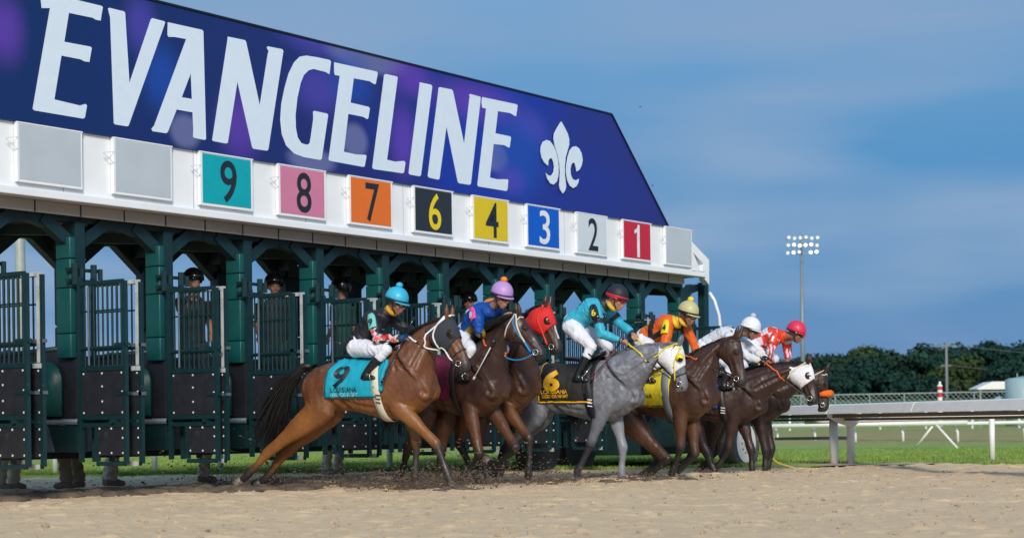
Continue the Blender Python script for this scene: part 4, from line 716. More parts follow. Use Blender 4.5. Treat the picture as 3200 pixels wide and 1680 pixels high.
def horse(key, label, coat, points, muzzle, hood=None, cup=None, tilt=0., crp=.06, socks=(), blaze=None, belly=None, legmul=1., pst=(3.1, 3.1)):
    H = HORSES[key]; a = -R(H['a']); ox, oy = H['o']
    root = empty('racehorse', (ox, oy, 0), a, label, 'horse', 'racehorses breaking from the gate')
    sc = H['w'][2] / 1.60; coat = np.array(coat); points = np.array(points); muzzle = np.array(muzzle)
    bm = bmesh.new(); S = []           # skeleton samples: (x,y,z,label,t)
    T = lambda x, z: Vector((x * (.5 + .5 * sc), 0, (z + tilt * x) * sc))
    st = []
    for x, zt, zb, hw in TOR:
        zt -= crp * min(1, max(0, -x / .8)) * 1.; t_, b_ = T(x, zt), T(x, zb); c = (t_ + b_) / 2; st.append((c, (t_ - b_) / 2, Vector((0, hw * (.6 + .4 * sc), 0)))); S.append((*c, 0, 0)); S.append((*(t_ * .7 + b_ * .3), 0, 0)); S.append((*(b_ * .8 + t_ * .2), 0, 0))
    loft(bm, st, 24)
    # rump, shoulder and loin muscle
    for s in (-1, 1):
        ell(bm, T(-.95, 1.29 - crp) + Vector((0, s * .12, 0)), (.24, .13, .22)); ell(bm, T(.20, 1.14) + Vector((0, s * .13, 0)), (.17, .105, .25), rot=Matrix.Rotation(.35, 3, 'Y'))
        ell(bm, T(.36, 1.12) + Vector((0, s * .085, 0)), (.12, .10, .15)); ell(bm, T(.02, 1.0) + Vector((0, s * .15, 0)), (.12, .07, .14))
    poll = V3(H['poll']); muz = V3(H['muz']); wz = T(.0, 1.585)
    # neck
    base_t = T(.02, 1.60); base_b = T(.44, 1.12); hd = (muz - poll).normalized(); HL = (muz - poll).length
    fwd = Vector((hd.x, hd.y, 0)).normalized() if Vector((hd.x, hd.y, 0)).length > .05 else Vector((1, 0, 0))
    lat = Vector((0, 0, 1)).cross(fwd).normalized(); hup = lat.cross(hd).normalized()
    if hup.z < 0 and hup.x < 0: hup = -hup
    if hup.dot(fwd) < 0 and hup.z < .3: hup = -hup                        # forehead side of the head
    poll = poll - hup * .045; muz = muz - hup * .02; poll_t = poll - hd * .01; throat = poll + hd * HL * .18 - hup * HL * .44
    nst = []; dirn = (poll - wz).normalized()
    for i in range(9):
        t_ = i / 8; tt = base_t.lerp(poll_t, t_); bb = base_b.lerp(throat, t_ ** .9)
        arch = .05 * math.sin(math.pi * t_); tt = tt + Vector((-dirn.z, 0, dirn.x)) * arch
        c = (tt + bb) / 2; up = (tt - bb) / 2; lt = Vector((0, 1, 0)).lerp(lat, t_).normalized(); w_ = .185 * (1 - t_) ** 1.25 + .085
        nst.append((c, up, lt * w_)); S.append((*c, 0, 0)); S.append((*(c + up * .6), 0, 0)); S.append((*(c - up * .5), 0, 0))
    loft(bm, nst, 20)
    # head: t, upper offset, lower offset, half width
    HS = [(-.02, .05, -.30, .075), (.08, .085, -.44, .092), (.20, .095, -.47, .100), (.32, .09, -.44, .098), (.42, .075, -.36, .082), (.54, .055, -.29, .066), (.68, .045, -.26, .062), (.80, .04, -.245, .064), (.90, .035, -.245, .070), (.98, .0, -.225, .063), (1.03, -.05, -.17, .040)]
    Hst = []; k_ = HL / .62
    for t_, u_, l_, w_ in HS:
        tp = poll + hd * HL * t_ + hup * u_ * .62 * k_; bt = poll + hd * HL * t_ + hup * l_ * .62 * k_
        c = (tp + bt) / 2; Hst.append((c, (tp - bt) / 2, lat * w_ * k_ * .98)); S.append((*c, 1, t_))
    loft(bm, Hst, 20)
    for s in (-1, 1):     # eye sockets, nostril swell, cheek
        ell(bm, poll + hd * HL * .33 + hup * .00 + lat * s * .075 * k_, (.034, .03, .034)); ell(bm, poll + hd * HL * .95 - hup * .055 * k_ + lat * s * .040 * k_, (.032, .022, .032))
        ell(bm, poll + hd * HL * .22 - hup * .17 * k_ + lat * s * .052 * k_, (.085, .045, .085))
    ell(bm, poll + hd * HL * .97 - hup * .13 * k_, (.04, .04, .035))
    # ears
    eb = poll + hd * .015 + hup * .03
    for s in (-1, 1):
        tip = eb + lat * s * .075 + (-hd * .75 + hup * .35 + fwd * .12).normalized() * .165 * k_
        b_ = eb + lat * s * .05; m_ = b_.lerp(tip, .45) + lat * s * .012
        tube(bm, [b_ - hup * .03, b_, m_, b_.lerp(tip, .8), tip], [.035, .036, .032, .018, .004], 8); S.append((*m_, 2, 0)); S.append((*tip, 2, 1))
    # legs
    def limb(pts, rs, lab, n=5):
        P_ = [V3(p) for p in pts]; st = []
        for i in range(len(P_) - 1):
            for j in range(n if i < len(P_) - 1 else 1):
                t_ = j / n; p = P_[i].lerp(P_[i + 1], t_); r0, r1 = rs[i], rs[i + 1]; e_ = t_ * t_ * (3 - 2 * t_)
                st.append((p, r0[0] + (r1[0] - r0[0]) * e_, r0[1] + (r1[1] - r0[1]) * e_)); S.append((*p, lab, i + t_))
        st.append((P_[-1], *rs[-1])); S.append((*P_[-1], lab, len(P_) - 1))
        L_ = []
        for i, (p, ra, rb_) in enumerate(st):
            d_ = (st[min(i + 1, len(st) - 1)][0] - st[max(i - 1, 0)][0]).normalized(); y_ = Vector((0, 1, 0)); u_ = d_.cross(y_).normalized(); L_.append((p, u_ * ra * legmul, y_ * rb_ * legmul))
        loft(bm, L_, 12)
        ell(bm, st[0][0], (st[0][1], st[0][2], st[0][1]))
    hooves = []
    def shin(a, b, d=.0): return a.lerp(b, d)
    for nm in ('nf', 'ff'):
        kn, ft, hf = [V3(p) for p in H[nm]]; s = -1 if nm == 'nf' else 1
        el = T(.03, .98) + Vector((0, s * .15, 0)); sh = T(.22, 1.16) + Vector((0, s * .14, 0))
        can = (ft - kn).normalized(); fa = (kn - el).normalized(); hoof_top = ft.lerp(hf, .55)
        limb([sh, el, el.lerp(kn, .35), el.lerp(kn, .75), kn - fa * .02, kn + can * .07, kn.lerp(ft, .5), ft, hoof_top],
             [(.13, .09), (.13, .09), (.096, .076), (.062, .056), (.066, .060), (.046, .042), (.040, .036), (.052, .046), (.042, .040)], 3 if nm == 'nf' else 4, 3)
        hooves.append((ft, hoof_top, hf, 3 if nm == 'nf' else 4))
    for nm in ('nh', 'fh'):
        st_, hk, ft, hf = [V3(p) for p in H[nm]]; s = -1 if nm == 'nh' else 1
        hip = T(-.95, 1.23 - crp * .6) + Vector((0, s * .13, 0)); st2 = T(-.80, 1.0).lerp(st_, .45) + Vector((0, s * .13, 0)); st2.y = s * .15
        hk_p = hk + (hk - st2).normalized() * .0; hoof_top = ft.lerp(hf, .55); can = (ft - hk).normalized(); ga = (hk - st2).normalized()
        but = T(-1.10, 1.15) + Vector((0, s * .11, 0)); ell(bm, but.lerp(st2, .45), (.16, .10, .20))
        limb([hip, st2, st2.lerp(hk, .35), st2.lerp(hk, .75), hk, hk + can * .10, hk.lerp(ft, .55), ft, hoof_top],
             [(.23, .13), (.185, .12), (.145, .10), (.078, .06), (.070, .054), (.054, .046), (.042, .038), (.052, .046), (.043, .041)], 5 if nm == 'nh' else 6, 3)
        hooves.append((ft, hoof_top, hf, 5 if nm == 'nh' else 6))
    me = remeshed('body', bm, .0130, 4, .5); co = vco(me)
    # coat colour: a property of the animal (points, muzzle, socks), not of the light
    S_ = np.array(S); d2 = ((co[:, None, :] - S_[None, :, :3]) ** 2).sum(-1) if len(co) * len(S_) < 9e6 else None
    if d2 is None:
        idx = np.concatenate([((c[:, None, :] - S_[None, :, :3]) ** 2).sum(-1).argmin(1) for c in np.array_split(co, 12)])
    else: idx = d2.argmin(1)
    lab = S_[idx, 3]; tt = S_[idx, 4]; c = np.tile(coat, (len(co), 1)); 
    mot = 1 + .12 * (vnoise(co[:, 0] + co[:, 1], co[:, 2], .16, key) - .5); c *= mot[:, None]
    if belly is not None: k2 = np.clip((1.25 * sc - co[:, 2]) / .5, 0, 1)[:, None] * (lab == 0)[:, None]; c = c * (1 - k2) + np.array(belly) * k2
    if key == 6:
        dp = vnoise(co[:, 0] + co[:, 1] * .4, co[:, 2] + co[:, 1] * .4, .052, 77) * .6 + vnoise(co[:, 0], co[:, 2], .03, 78) * .4; k2 = np.clip((dp - .5) * 5, 0, 1)[:, None] * ((lab == 0) | (lab >= 3))[:, None]; c = c * (1 + .50 * k2) * .90
    leg = (lab >= 3)
    if belly is not None: k2 = (leg * np.clip((tt - .3) / 1.5, 0, 1) * .8)[:, None]; c = c * (1 - k2) + np.array(belly) * 1.1 * k2
    f_ = np.clip((tt - np.where(lab >= 5, pst[1], pst[0])) / 1.2, 0, 1) * leg; c = c * (1 - f_[:, None]) + points * f_[:, None]
    f_ = np.clip((tt - .72) / .2, 0, 1) * (lab == 1); c = c * (1 - f_[:, None]) + muzzle * f_[:, None]
    f_ = (lab == 2) * np.clip((tt) / .9, 0, 1) * .6; c = c * (1 - f_[:, None]) + points * f_[:, None]
    for lb, t0, sc_ in socks: f_ = ((lab == lb) & (tt >= t0)); c[f_] = sc_
    if blaze is not None:
        dd_ = co - np.array(poll)[None]; al = dd_ @ np.array(hd) / HL; la = np.abs(dd_ @ np.array(lat)); up_ = dd_ @ np.array(hup); c[(al > .25) & (al < .75) & (la < .022) & (up_ > -.02)] = blaze
    # relief of muscle and skin folds
    nr = np.empty(len(me.vertices) * 3, np.float32); me.vertices.foreach_get('normal', nr); nr = nr.reshape(-1, 3)
    q1 = vnoise(co[:, 0] * 1.2 - co[:, 2] * .7 + 9, co[:, 2] * .8 + co[:, 0] * .5 + co[:, 1] * .6, .11, key + 3) - .5; q2 = vnoise(co[:, 0] * 2.2 + co[:, 2] * .9 + 5, co[:, 2] * .6 + co[:, 1], .055, key + 5) - .5
    am = np.where(lab == 0, 1., np.where(lab >= 3, .45, .25)); co2 = co + nr * ((q1 * .013 + q2 * .006) * am)[:, None]
    def pl(pts): return [np.array([T(x, z).x, T(x, z).z]) for x, z in pts]
    G_ = [(pl([(.02, 1.55), (.20, 1.36), (.34, 1.20), (.42, 1.08)]), .020, .026), (pl([(-.13, 1.50), (-.14, 1.30), (-.10, 1.12), (-.02, .98)]), .016, .028), (pl([(-.05, 1.04), (.10, 1.01), (.24, 1.05), (.33, 1.12)]), .018, .022),
          (pl([(.06, 1.42), (.12, 1.26), (.22, 1.14)]), .011, .02), (pl([(-.60, 1.42), (-.68, 1.22), (-.66, 1.05), (-.58, .93)]), .020, .034), (pl([(-.72, 1.46), (-.88, 1.34), (-.98, 1.16), (-1.0, .98)]), .015, .028),
          (pl([(-1.10, 1.40), (-1.12, 1.2), (-1.07, 1.02)]), .014, .022), (pl([(-.12, .92), (-.3, .93), (-.5, .98), (-.62, 1.05)]), .009, .02)]
    for q in range(6): G_.append((pl([(-.20 - .075 * q, 1.36), (-.22 - .075 * q, 1.18), (-.18 - .072 * q, 1.0)]), .0045, .016))
    j0 = [np.array([(c_ - u_ * .28).x, (c_ - u_ * .28).z]) for c_, u_, l_ in nst[1:]]; G_.append((j0, .013, .022))
    j1 = [np.array([(c_ + u_ * .45).x, (c_ + u_ * .45).z]) for c_, u_, l_ in nst[1:8]]; G_.append((j1, .007, .03))
    P2 = co[:, [0, 2]]; msk = (lab == 0) & (np.abs(nr[:, 1]) > .25); disp = np.zeros(len(co))
    for pts_, dep, wd in G_:
        dm = np.full(len(co), 9.)
        for p_, q_ in zip(pts_, pts_[1:]):
            d_ = q_ - p_; t_ = np.clip(((P2 - p_) @ d_) / (d_ @ d_ + 1e-9), 0, 1); dm = np.minimum(dm, np.linalg.norm(P2 - (p_ + t_[:, None] * d_), axis=1))
        disp += dep * (-np.exp(-(dm / wd) ** 2) + .55 * np.exp(-((dm - wd * 2.1) / (wd * 1.1)) ** 2))
    co2 = co2 + nr * (disp * msk)[:, None]
    # cheek bone ridge and hollow of the face
    dd_ = co - np.array(poll)[None]; al = dd_ @ np.array(hd) / HL; up_ = dd_ @ np.array(hup) / k_; sdn = np.abs(nr @ np.array(lat))
    rid = .010 * np.exp(-((up_ + .045 + (al - .4) * .02) / .012) ** 2) * (al > .36) * (al < .66) - .012 * np.exp(-((up_ + .02) / .03) ** 2 - ((al - .62) / .12) ** 2) - .010 * np.exp(-((up_ + .125 - .05 * al) / .018) ** 2) * (al > .42) * (al < .85) - .008 * np.exp(-((al - .36) / .02) ** 2) * (up_ < -.08) * (up_ > -.24)
    co2 = co2 + nr * (rid * (lab == 1) * (sdn > .3))[:, None]
    me.vertices.foreach_set('co', co2.ravel().astype(np.float32)); me.update()
    set_col(me, c); body = link('body', me, M_coat, root); bvh = BVHTree.FromPolygons([v.co for v in me.vertices], [tuple(p.vertices) for p in me.polygons])
    for ft, ht, hf, lb in hooves:
        b2 = bmesh.new(); d_ = (hf - ft).normalized(); tube(b2, [ht - d_ * .015, ht.lerp(hf, .5), hf + d_ * .01], [.042, .052, .060], 12); bm_link('hoof', b2, M_hoof, root, True)
    # eyes and nostrils
    for s in (-1, 1):
        b2 = bmesh.new(); p, n_, _, _ = bvh.find_nearest(poll + hd * HL * .335 + lat * s * .2 + hup * .0); ell(b2, p - n_ * .008, (.021, .021, .021)); bm_link('eye', b2, M_black, root, True)
        b2 = bmesh.new(); p, n_, _, _ = bvh.find_nearest(poll + hd * HL * .975 + lat * s * .14 - hup * .055); ell(b2, p - n_ * .004, (.013, .013, .018)); bm_link('nostril', b2, M_black, root, True)
    info = dict(root=root, bvh=bvh, poll=poll, hd=hd, hup=hup, lat=lat, HL=HL, k=k_, T=T, sc=sc, wz=wz, base_t=base_t, base_b=base_b, throat=throat, nst=nst, Hst=Hst, me=me, body=body, muz=muz, coat=coat)
    return info
def surf(I, p, off=.008):
    q, n_, _, _ = I['bvh'].find_nearest(Vector(p)); return q + n_ * off
def side(I, x, z, off=.01, s=-1):
    """point on the flank at (x,z): a ray from the side"""
    h = I['bvh'].ray_cast(Vector((x, s * 1.5, z)), Vector((0, -s, 0)))
    if h[0] is None: return None
    return h[0] + Vector((0, s * off, 0))
def strap(I, pts, r, m, name='strap', seg=3, snap=True, off=.006, parent=None, flatn=None):
    P_ = [Vector(p) for p in pts]; out = []
    for a, b in zip(P_, P_[1:]):
        for j in range(seg): out.append(a.lerp(b, j / seg))
    out.append(P_[-1])
    if snap:
        q_ = []
        for p in out:
            rel = p - I['poll']; al = rel.dot(I['hd']); sd_ = rel.dot(I['lat'])
            if al > -.05 and abs(sd_) > .09 and rel.length < I['HL'] * 1.3:
                s_ = 1 if sd_ > 0 else -1; h_ = I['bvh'].ray_cast(p + I['lat'] * s_ * .3, -I['lat'] * s_)
                if h_[0] is not None: q_.append(h_[0] + h_[1] * off); continue
            q_.append(surf(I, p, off))
        out = [q_[0]] + [(q_[i - 1] + q_[i] * 2 + q_[i + 1]) / 4 for i in range(1, len(q_) - 1)] + [q_[-1]]
    bm = bmesh.new(); tube(bm, out, r, 6); return bm_link(name, bm, m, parent or I['root'], True)
def hp(I, t, u, s=-1, lat=.2):    # a point beside the head
    return I['poll'] + I['hd'] * I['HL'] * t + I['hup'] * u * I['k'] + I['lat'] * s * lat
def bridle(I, m, bitm=None, crown=None, noseband=None):
    r = .0085; root = I['root']
    for s in (-1, 1):
        strap(I, [hp(I, -.01, .02, s, .1), hp(I, .10, -.08, s), hp(I, .35, -.12, s), hp(I, .60, -.115, s), hp(I, .78, -.13, s)], r, m, 'cheek_strap', 4)
        strap(I, [hp(I, -.01, .02, s, .1), hp(I, .08, -.15, s), hp(I, .20, -.27, s, .1)], r * .9, crown or m, 'throat_strap', 4)
        b2 = bmesh.new(); c = surf(I, hp(I, .80, -.125, s), .01); n = 14; pts = [c + I['hd'] * .032 * math.cos(6.283 * k / n) + I['hup'] * .032 * math.sin(6.283 * k / n) for k in range(n + 1)]
        tube(b2, pts, .006, 5); bm_link('bit_ring', b2, M_metal, root, True)
    strap(I, [hp(I, .10, -.03, -1), hp(I, .12, .06, -1, .06), hp(I, .12, .12, 0), hp(I, .12, .06, 1, .06), hp(I, .10, -.03, 1)], r, crown or m, 'brow_band', 5)
    if noseband: strap(I, [hp(I, .70, -.16, -1), hp(I, .66, 0, -1, .12), hp(I, .66, .1, 0), hp(I, .66, 0, 1, .12), hp(I, .70, -.16, 1)], r * 1.1, noseband, 'nose_band', 5)
def hood_on(I, m, t0=.0, t1=.56, cup=None, trim=None):
    """a blinker hood that hugs the head, open at both ends"""
    bm = bmesh.new(); st = []; Hs = I['Hst']; ts = [-.02, .08, .20, .32, .42, .54, .68, .80, .90, .98, 1.03]
    n = 12
    for i in range(n + 1):
        t_ = t0 + (t1 - t0) * i / n; j = max(0, min(len(ts) - 2, max(k for k in range(len(ts)) if ts[k] <= max(t_, -.02)))); f_ = (t_ - ts[j]) / (ts[j + 1] - ts[j])
        c = Hs[j][0].lerp(Hs[j + 1][0], f_); u = Hs[j][1].lerp(Hs[j + 1][1], f_); w = Hs[j][2].lerp(Hs[j + 1][2], f_)
        # front edge slants: longer below than above
        sl = I['hd'] * I['HL'] * .07 * (i / n)
        st.append((c, u * 1.0 + u.normalized() * .013 - sl, w + w.normalized() * .013))
    rings = loft(bm, st, 28, cap=False); 
    for v in bm.verts:
        q, n_, _, d = I['bvh'].find_nearest(v.co)
        if (v.co - q).dot(n_) < .011 or d > .02: v.co = q + n_ * .011
    bmesh.ops.recalc_face_normals(bm, faces=bm.faces)
    h = bm_link('blinker_hood', bm, m, I['root'], True); sm = h.modifiers.new('t', 'SOLIDIFY'); sm.thickness = .005; sm.offset = 1
    for s in (-1, 1):
        c = surf(I, hp(I, .33, -.0, s), .006); n_ = I['lat'] * s
        b2 = bmesh.new(); u = I['hd']; v_ = I['hup']; k = I['k']
        if cup is not None:                       # moulded eye cup, open towards the nose
            rings = []
            for a in range(7):
                ph = a / 6 * math.pi * .5; rr = .056 * k * math.cos(ph); hh = .042 * math.sin(ph)
                rings.append([b2.verts.new(c - u * .012 + (u * math.cos(2 * math.pi * j / 20) + v_ * math.sin(2 * math.pi * j / 20)) * rr + n_ * (hh + .006)) for j in range(20)])
            for a_, b_ in zip(rings, rings[1:]):
                for j in range(20):
                    ang = (j + .5) / 20 * 360
                    if (ang < 50 or ang > 310): continue
                    b2.faces.new((a_[j], a_[(j + 1) % 20], b_[(j + 1) % 20], b_[j]))
            bm_link('eye_cup', b2, cup, h, True); b2 = bmesh.new()
            tube(b2, [c + n_ * .001, c + n_ * .012], [.046 * k, .044 * k], 16)
        else: 
            cc = b2.verts.new(c + n_ * .004); rr_ = []
            for j in range(18):
                th = j / 18 * 6.2832; p_ = c + (u * math.cos(th) * .056 + v_ * math.sin(th) * .048) * k + n_ * .12; hh_ = I['bvh'].ray_cast(p_, -n_); rr_.append(b2.verts.new((hh_[0] if hh_[0] is not None else c) + n_ * .022))
            cc.co = c + n_ * .018
            for j in range(18): b2.faces.new((cc, rr_[j], rr_[(j + 1) % 18]))
        bm_link('eye_opening', b2, simple('dark eye opening', (.02, .012, .010), .3), h, True)
    if trim: pass
    return h
def hair_strands(name, roots, dirs, L, r, m, parent, n=1, sag=.3, seed=0, seg=5):
    rr = random.Random(seed); bm = bmesh.new()
    for p, d in zip(roots, dirs):
        p = Vector(p); d = Vector(d); l = L * rr.uniform(.6, 1.15); pts = []
        jit = Vector((rr.gauss(0, .16), rr.gauss(0, .16), rr.gauss(0, .1))); d = (d + jit).normalized()
        for k in range(seg):
            t_ = k / (seg - 1); pts.append(p + d * l * t_ + Vector((0, 0, -sag * l * t_ * t_)) + Vector((rr.gauss(0, .004), rr.gauss(0, .004), rr.gauss(0, .004))))
        tube(bm, pts, [r * (1 - .75 * k / (seg - 1)) for k in range(seg)], 3, cap=False)
    o = bm_link(name, bm, m, parent, True); return o
def mane(I, m, L=.13, n=420, flow=(-.7, -.25, .35), seed=1, short=1.):
    rr = random.Random(seed); roots = []; dirs = []
    for i in range(n):
        t_ = rr.uniform(.12, 1.0) ; j = t_ * 8; a = int(min(j, 7)); f_ = j - a
        c = I['nst'][a][0].lerp(I['nst'][a + 1][0], f_); u = I['nst'][a][1].lerp(I['nst'][a + 1][1], f_)
        p = c + u * 1.0; q = surf(I, p, -.004); roots.append(q + Vector((rr.gauss(0, .01), rr.gauss(0, .010), 0))); dirs.append(Vector(flow) * 1.0 + u.normalized() * .10 + Vector((0, rr.choice((-1, -1, 1)) * .25, 0)))
    hair_strands('mane', roots, dirs, L, .0085, m, I['root'], sag=.45, seed=seed)
def tail(I, m, tip, w=.16, n=260, seed=2):
    rr = random.Random(seed); dock = I['T'](-1.22, 1.40); tip = Vector(tip); bm = bmesh.new(); tube(bm, [dock + Vector((.06, 0, .02)), dock + Vector((-.05, 0, .02)), dock.lerp(tip, .25) + Vector((-.06, 0, .09)), dock.lerp(tip, .5) + Vector((-.06, 0, .06)), dock.lerp(tip, .75)], [.03, .045, .06, .06, .02], 10)
    for i in range(n):
        e = Vector((rr.gauss(0, w), rr.gauss(0, w * .8), rr.gauss(0, w))); en = tip + e; L_ = rr.uniform(.6, 1.05)
        mid = dock.lerp(tip, .35) + Vector((-.16, 0, .15)) + e * .35; pts = []; wv = rr.uniform(.0, .03); ph_ = rr.uniform(0, 6)
        for k in range(8):
            t_ = k / 7 * L_; a = dock + Vector((rr.gauss(0, .012), rr.gauss(0, .012), rr.gauss(0, .012))); pts.append(a * (1 - t_) ** 2 + mid * 2 * t_ * (1 - t_) + en * t_ * t_ + Vector((wv * math.sin(ph_ + 5 * t_), wv * math.cos(ph_ + 4 * t_), 0)) * t_)
        tube(bm, pts, [.006, .009, .009, .008, .007, .0055, .004, .0015], 3, cap=False)
    bm_link('tail', bm, m, I['root'], True)
def cloth(I, xl, xr, phimax, m, name='saddle_cloth', nx=26, ny=44, off=.014, border=None, thick=.006, shear=.12, sides=2, zc=.40):
    """cloth draped over the back: rays towards the trunk axis"""
    bm = bmesh.new(); T = I['T']; G_ = []
    for j in range(-ny if sides == 2 else 0, ny + 1):
        t_ = j / ny; row = []
        for i in range(nx + 1):
            x = xl + (xr - xl) * i / nx - shear * abs(t_); ph = t_ * R(phimax)
            zt = 1.54 * I['sc']; ax = Vector((x, 0, T(x, .80 + zc * .74).z)); d_ = Vector((0, -math.sin(ph), math.cos(ph)))
            h = I['bvh'].ray_cast(ax + d_ * 1.2, -d_)
            p = (h[0] + d_ * off) if h[0] is not None else ax + d_ * .3
            p = p + d_ * .004 * math.sin(x * 34 + t_ * 7) * abs(t_); row.append(bm.verts.new(p))
        G_.append(row)
    for a, b in zip(G_, G_[1:]):
        for i in range(nx): bm.faces.new((a[i], a[i + 1], b[i + 1], b[i]))
    o = bm_link(name, bm, m, I['root'], True); s = o.modifiers.new('t', 'SOLIDIFY'); s.thickness = thick; s.offset = 1
    if border:
        for i0, i1 in ((0, 1), (nx - 1, nx)):
            pass
        near = [G_[-1]]
        bm2 = bmesh.new()
    return o
def cloth_trim(I, xl, xr, phimax, m, shear=.12, off=.022, r=.008, zc=.40, parent=None):
    pts = []
    def pt(x, t_):
        x = x - shear * t_; ph = t_ * R(phimax); ax = Vector((x, 0, I['T'](x, .80 + zc * .74).z)); d_ = Vector((0, -math.sin(ph), math.cos(ph))); h = I['bvh'].ray_cast(ax + d_ * 1.2, -d_); return (h[0] + d_ * off) if h[0] is not None else ax + d_ * .3
    for k in range(13): pts.append(pt(xl + .015, k / 12 * .97))
    for k in range(1, 13): pts.append(pt(xl + .015 + (xr - xl - .03) * k / 12, .97))
    bm = bmesh.new(); tube(bm, pts, r, 5); return bm_link('trim', bm, m, parent or I['root'], True)
def text_on(I, s, x, z, w, h, m, parent, bold=.0, off=.03, slant=0.):
    me = text_mesh(s, w, h, bold); bm = bmesh.new(); bm.from_mesh(me); bpy.data.meshes.remove(me)
    bmesh.ops.triangulate(bm, faces=bm.faces)
    for _ in range(2):
        es = [e for e in bm.edges if e.calc_length() > .05]
        if es: bmesh.ops.subdivide_edges(bm, edges=es, cuts=1)
    bmesh.ops.triangulate(bm, faces=bm.faces)
    for v in bm.verts:
        X = x + v.co.x + slant * v.co.y; Z = z + v.co.y; p = side(I, X, Z, off); v.co = p if p else Vector((X, -.3, Z))
    return bm_link('number' if len(s) == 1 else 'lettering', bm, m, parent)
def girth(I, x, m, w=.045, name='girth', holes=None):
    bm = bmesh.new(); G_ = []; n = 40
    x -= .08; j0 = max(k for k in range(len(TOR) - 1) if TOR[k][0] <= x); f_ = (x - TOR[j0][0]) / (TOR[j0 + 1][0] - TOR[j0][0]); A0, B0 = TOR[j0], TOR[j0 + 1]
    zt, zb, hw = [A0[q] + (B0[q] - A0[q]) * f_ for q in (1, 2, 3)]; ct = I['T'](x, (zt + zb) / 2); hh = (zt - zb) / 2 * I['sc'] + .024; hw = hw * (.6 + .4 * I['sc']) + .024
    for j in range(n + 1):
        ph = R(12 + 336 * j / n); row = []
        for dx in (-w, 0, w):
            d_ = Vector((0, -math.sin(ph), math.cos(ph))); p = ct + Vector((dx + .045 * (math.cos(ph) * -1), -math.sin(ph) * hw, math.cos(ph) * hh))
            q_, n_, _, dist = I['bvh'].find_nearest(p)
            if (p - q_).dot(n_) < .012: p = q_ + n_ * .018
            row.append(bm.verts.new(p))
        G_.append(row)
    for a, b in zip(G_, G_[1:]):
        for i in range(2): bm.faces.new((a[i], a[i + 1], b[i + 1], b[i]))
    o = bm_link(name, bm, m, I['root'], True); s = o.modifiers.new('t', 'SOLIDIFY'); s.thickness = .006
    if holes:
        b2 = bmesh.new()
        for z in (1.06, 1.02, .98):
            p = side(I, x + .04 - (1.1 - z) * .1, z * I['sc'], .036)
            if p: beam(b2, p + Vector((-.03, 0, .008)), p + Vector((.03, 0, -.0)), .012, .012)
        bm_link('buckle', b2, holes, o)
    return o
def saddle(I):
    T = I['T']; bm = bmesh.new(); st = []
    for x, z, w in ((-.52, 1.60, .10), (-.42, 1.595, .14), (-.30, 1.575, .14), (-.16, 1.59, .12), (-.06, 1.64, .09), (0, 1.66, .05)): st.append((T(x, z), Vector((0, 0, .03)), Vector((0, w, 0))))
    loft(bm, st, 14); bm_link('saddle', bm, M_leather, I['root'], True)
def reins(I, hand_n, hand_f, m1, m2, parent=None, frac=.42, sag=.02):
    """two reins, grip colour near the hands then dark leather to the bit"""
    for s, hnd in ((-1, hand_n), (1, hand_f)):
        c = surf(I, hp(I, .80, -.125, s), .015); hnd = Vector(hnd); P_ = []
        for k in range(15):
            t_ = k / 14; p = hnd.lerp(c, t_) + Vector((0, 0, -sag * 4 * t_ * (1 - t_)))
            q, n_, _, d = I['bvh'].find_nearest(p)
            if (p - q).dot(n_) < .014: p = q + n_ * .014
            P_.append(p)
        kk = max(1, int(14 * frac)); r = .0115
        b2 = bmesh.new(); tube(b2, P_[:kk + 1], r, 6); bm_link('rein_grip', b2, m1, I['root'], True)
        b2 = bmesh.new(); tube(b2, P_[kk:], r * .85, 6); bm_link('rein', b2, m2, I['root'], True)

# ------------------------------------------------------------ people
def star(cx, cy, r, n=5, rot=0.):
    return lambda x, y: _star(x - cx, y - cy, r, n, rot)
def _star(x, y, r, n, rot):
    a = np.arctan2(y, x) + rot; d = np.hypot(x, y); k = np.abs(((a * n / (2 * np.pi)) % 1) - .5) * 2      # 1 at spikes
    return d < r * (.38 + .62 * k ** 1.6)
def wrinkle(me, amp, seed):
    co = vco(me); nr = np.empty(len(me.vertices) * 3, np.float32); me.vertices.foreach_get('normal', nr); nr = nr.reshape(-1, 3)
    a = co[:, 0] * .9 + co[:, 2] * .6; b = co[:, 2] * .8 - co[:, 0] * .5 + co[:, 1] * .5
    w = .25 * np.sin(a * 14 + 3 * vnoise(a, b, .09, seed)); n1 = np.abs(vnoise(a * 1.6 + w * .05, b * .55 + 7, .045, seed) - .5) * -1.2 + .3; n2 = vnoise(a, b, .10, seed + 1) - .5
    me.vertices.foreach_set('co', (co + nr * (amp * (n1 + n2 * .8))[:, None]).ravel().astype(np.float32)); me.update()
M_dyn = mat('printed silks', (1, 1, 1), .55, attr=True, var=.05, bump=.35, bscale=13)
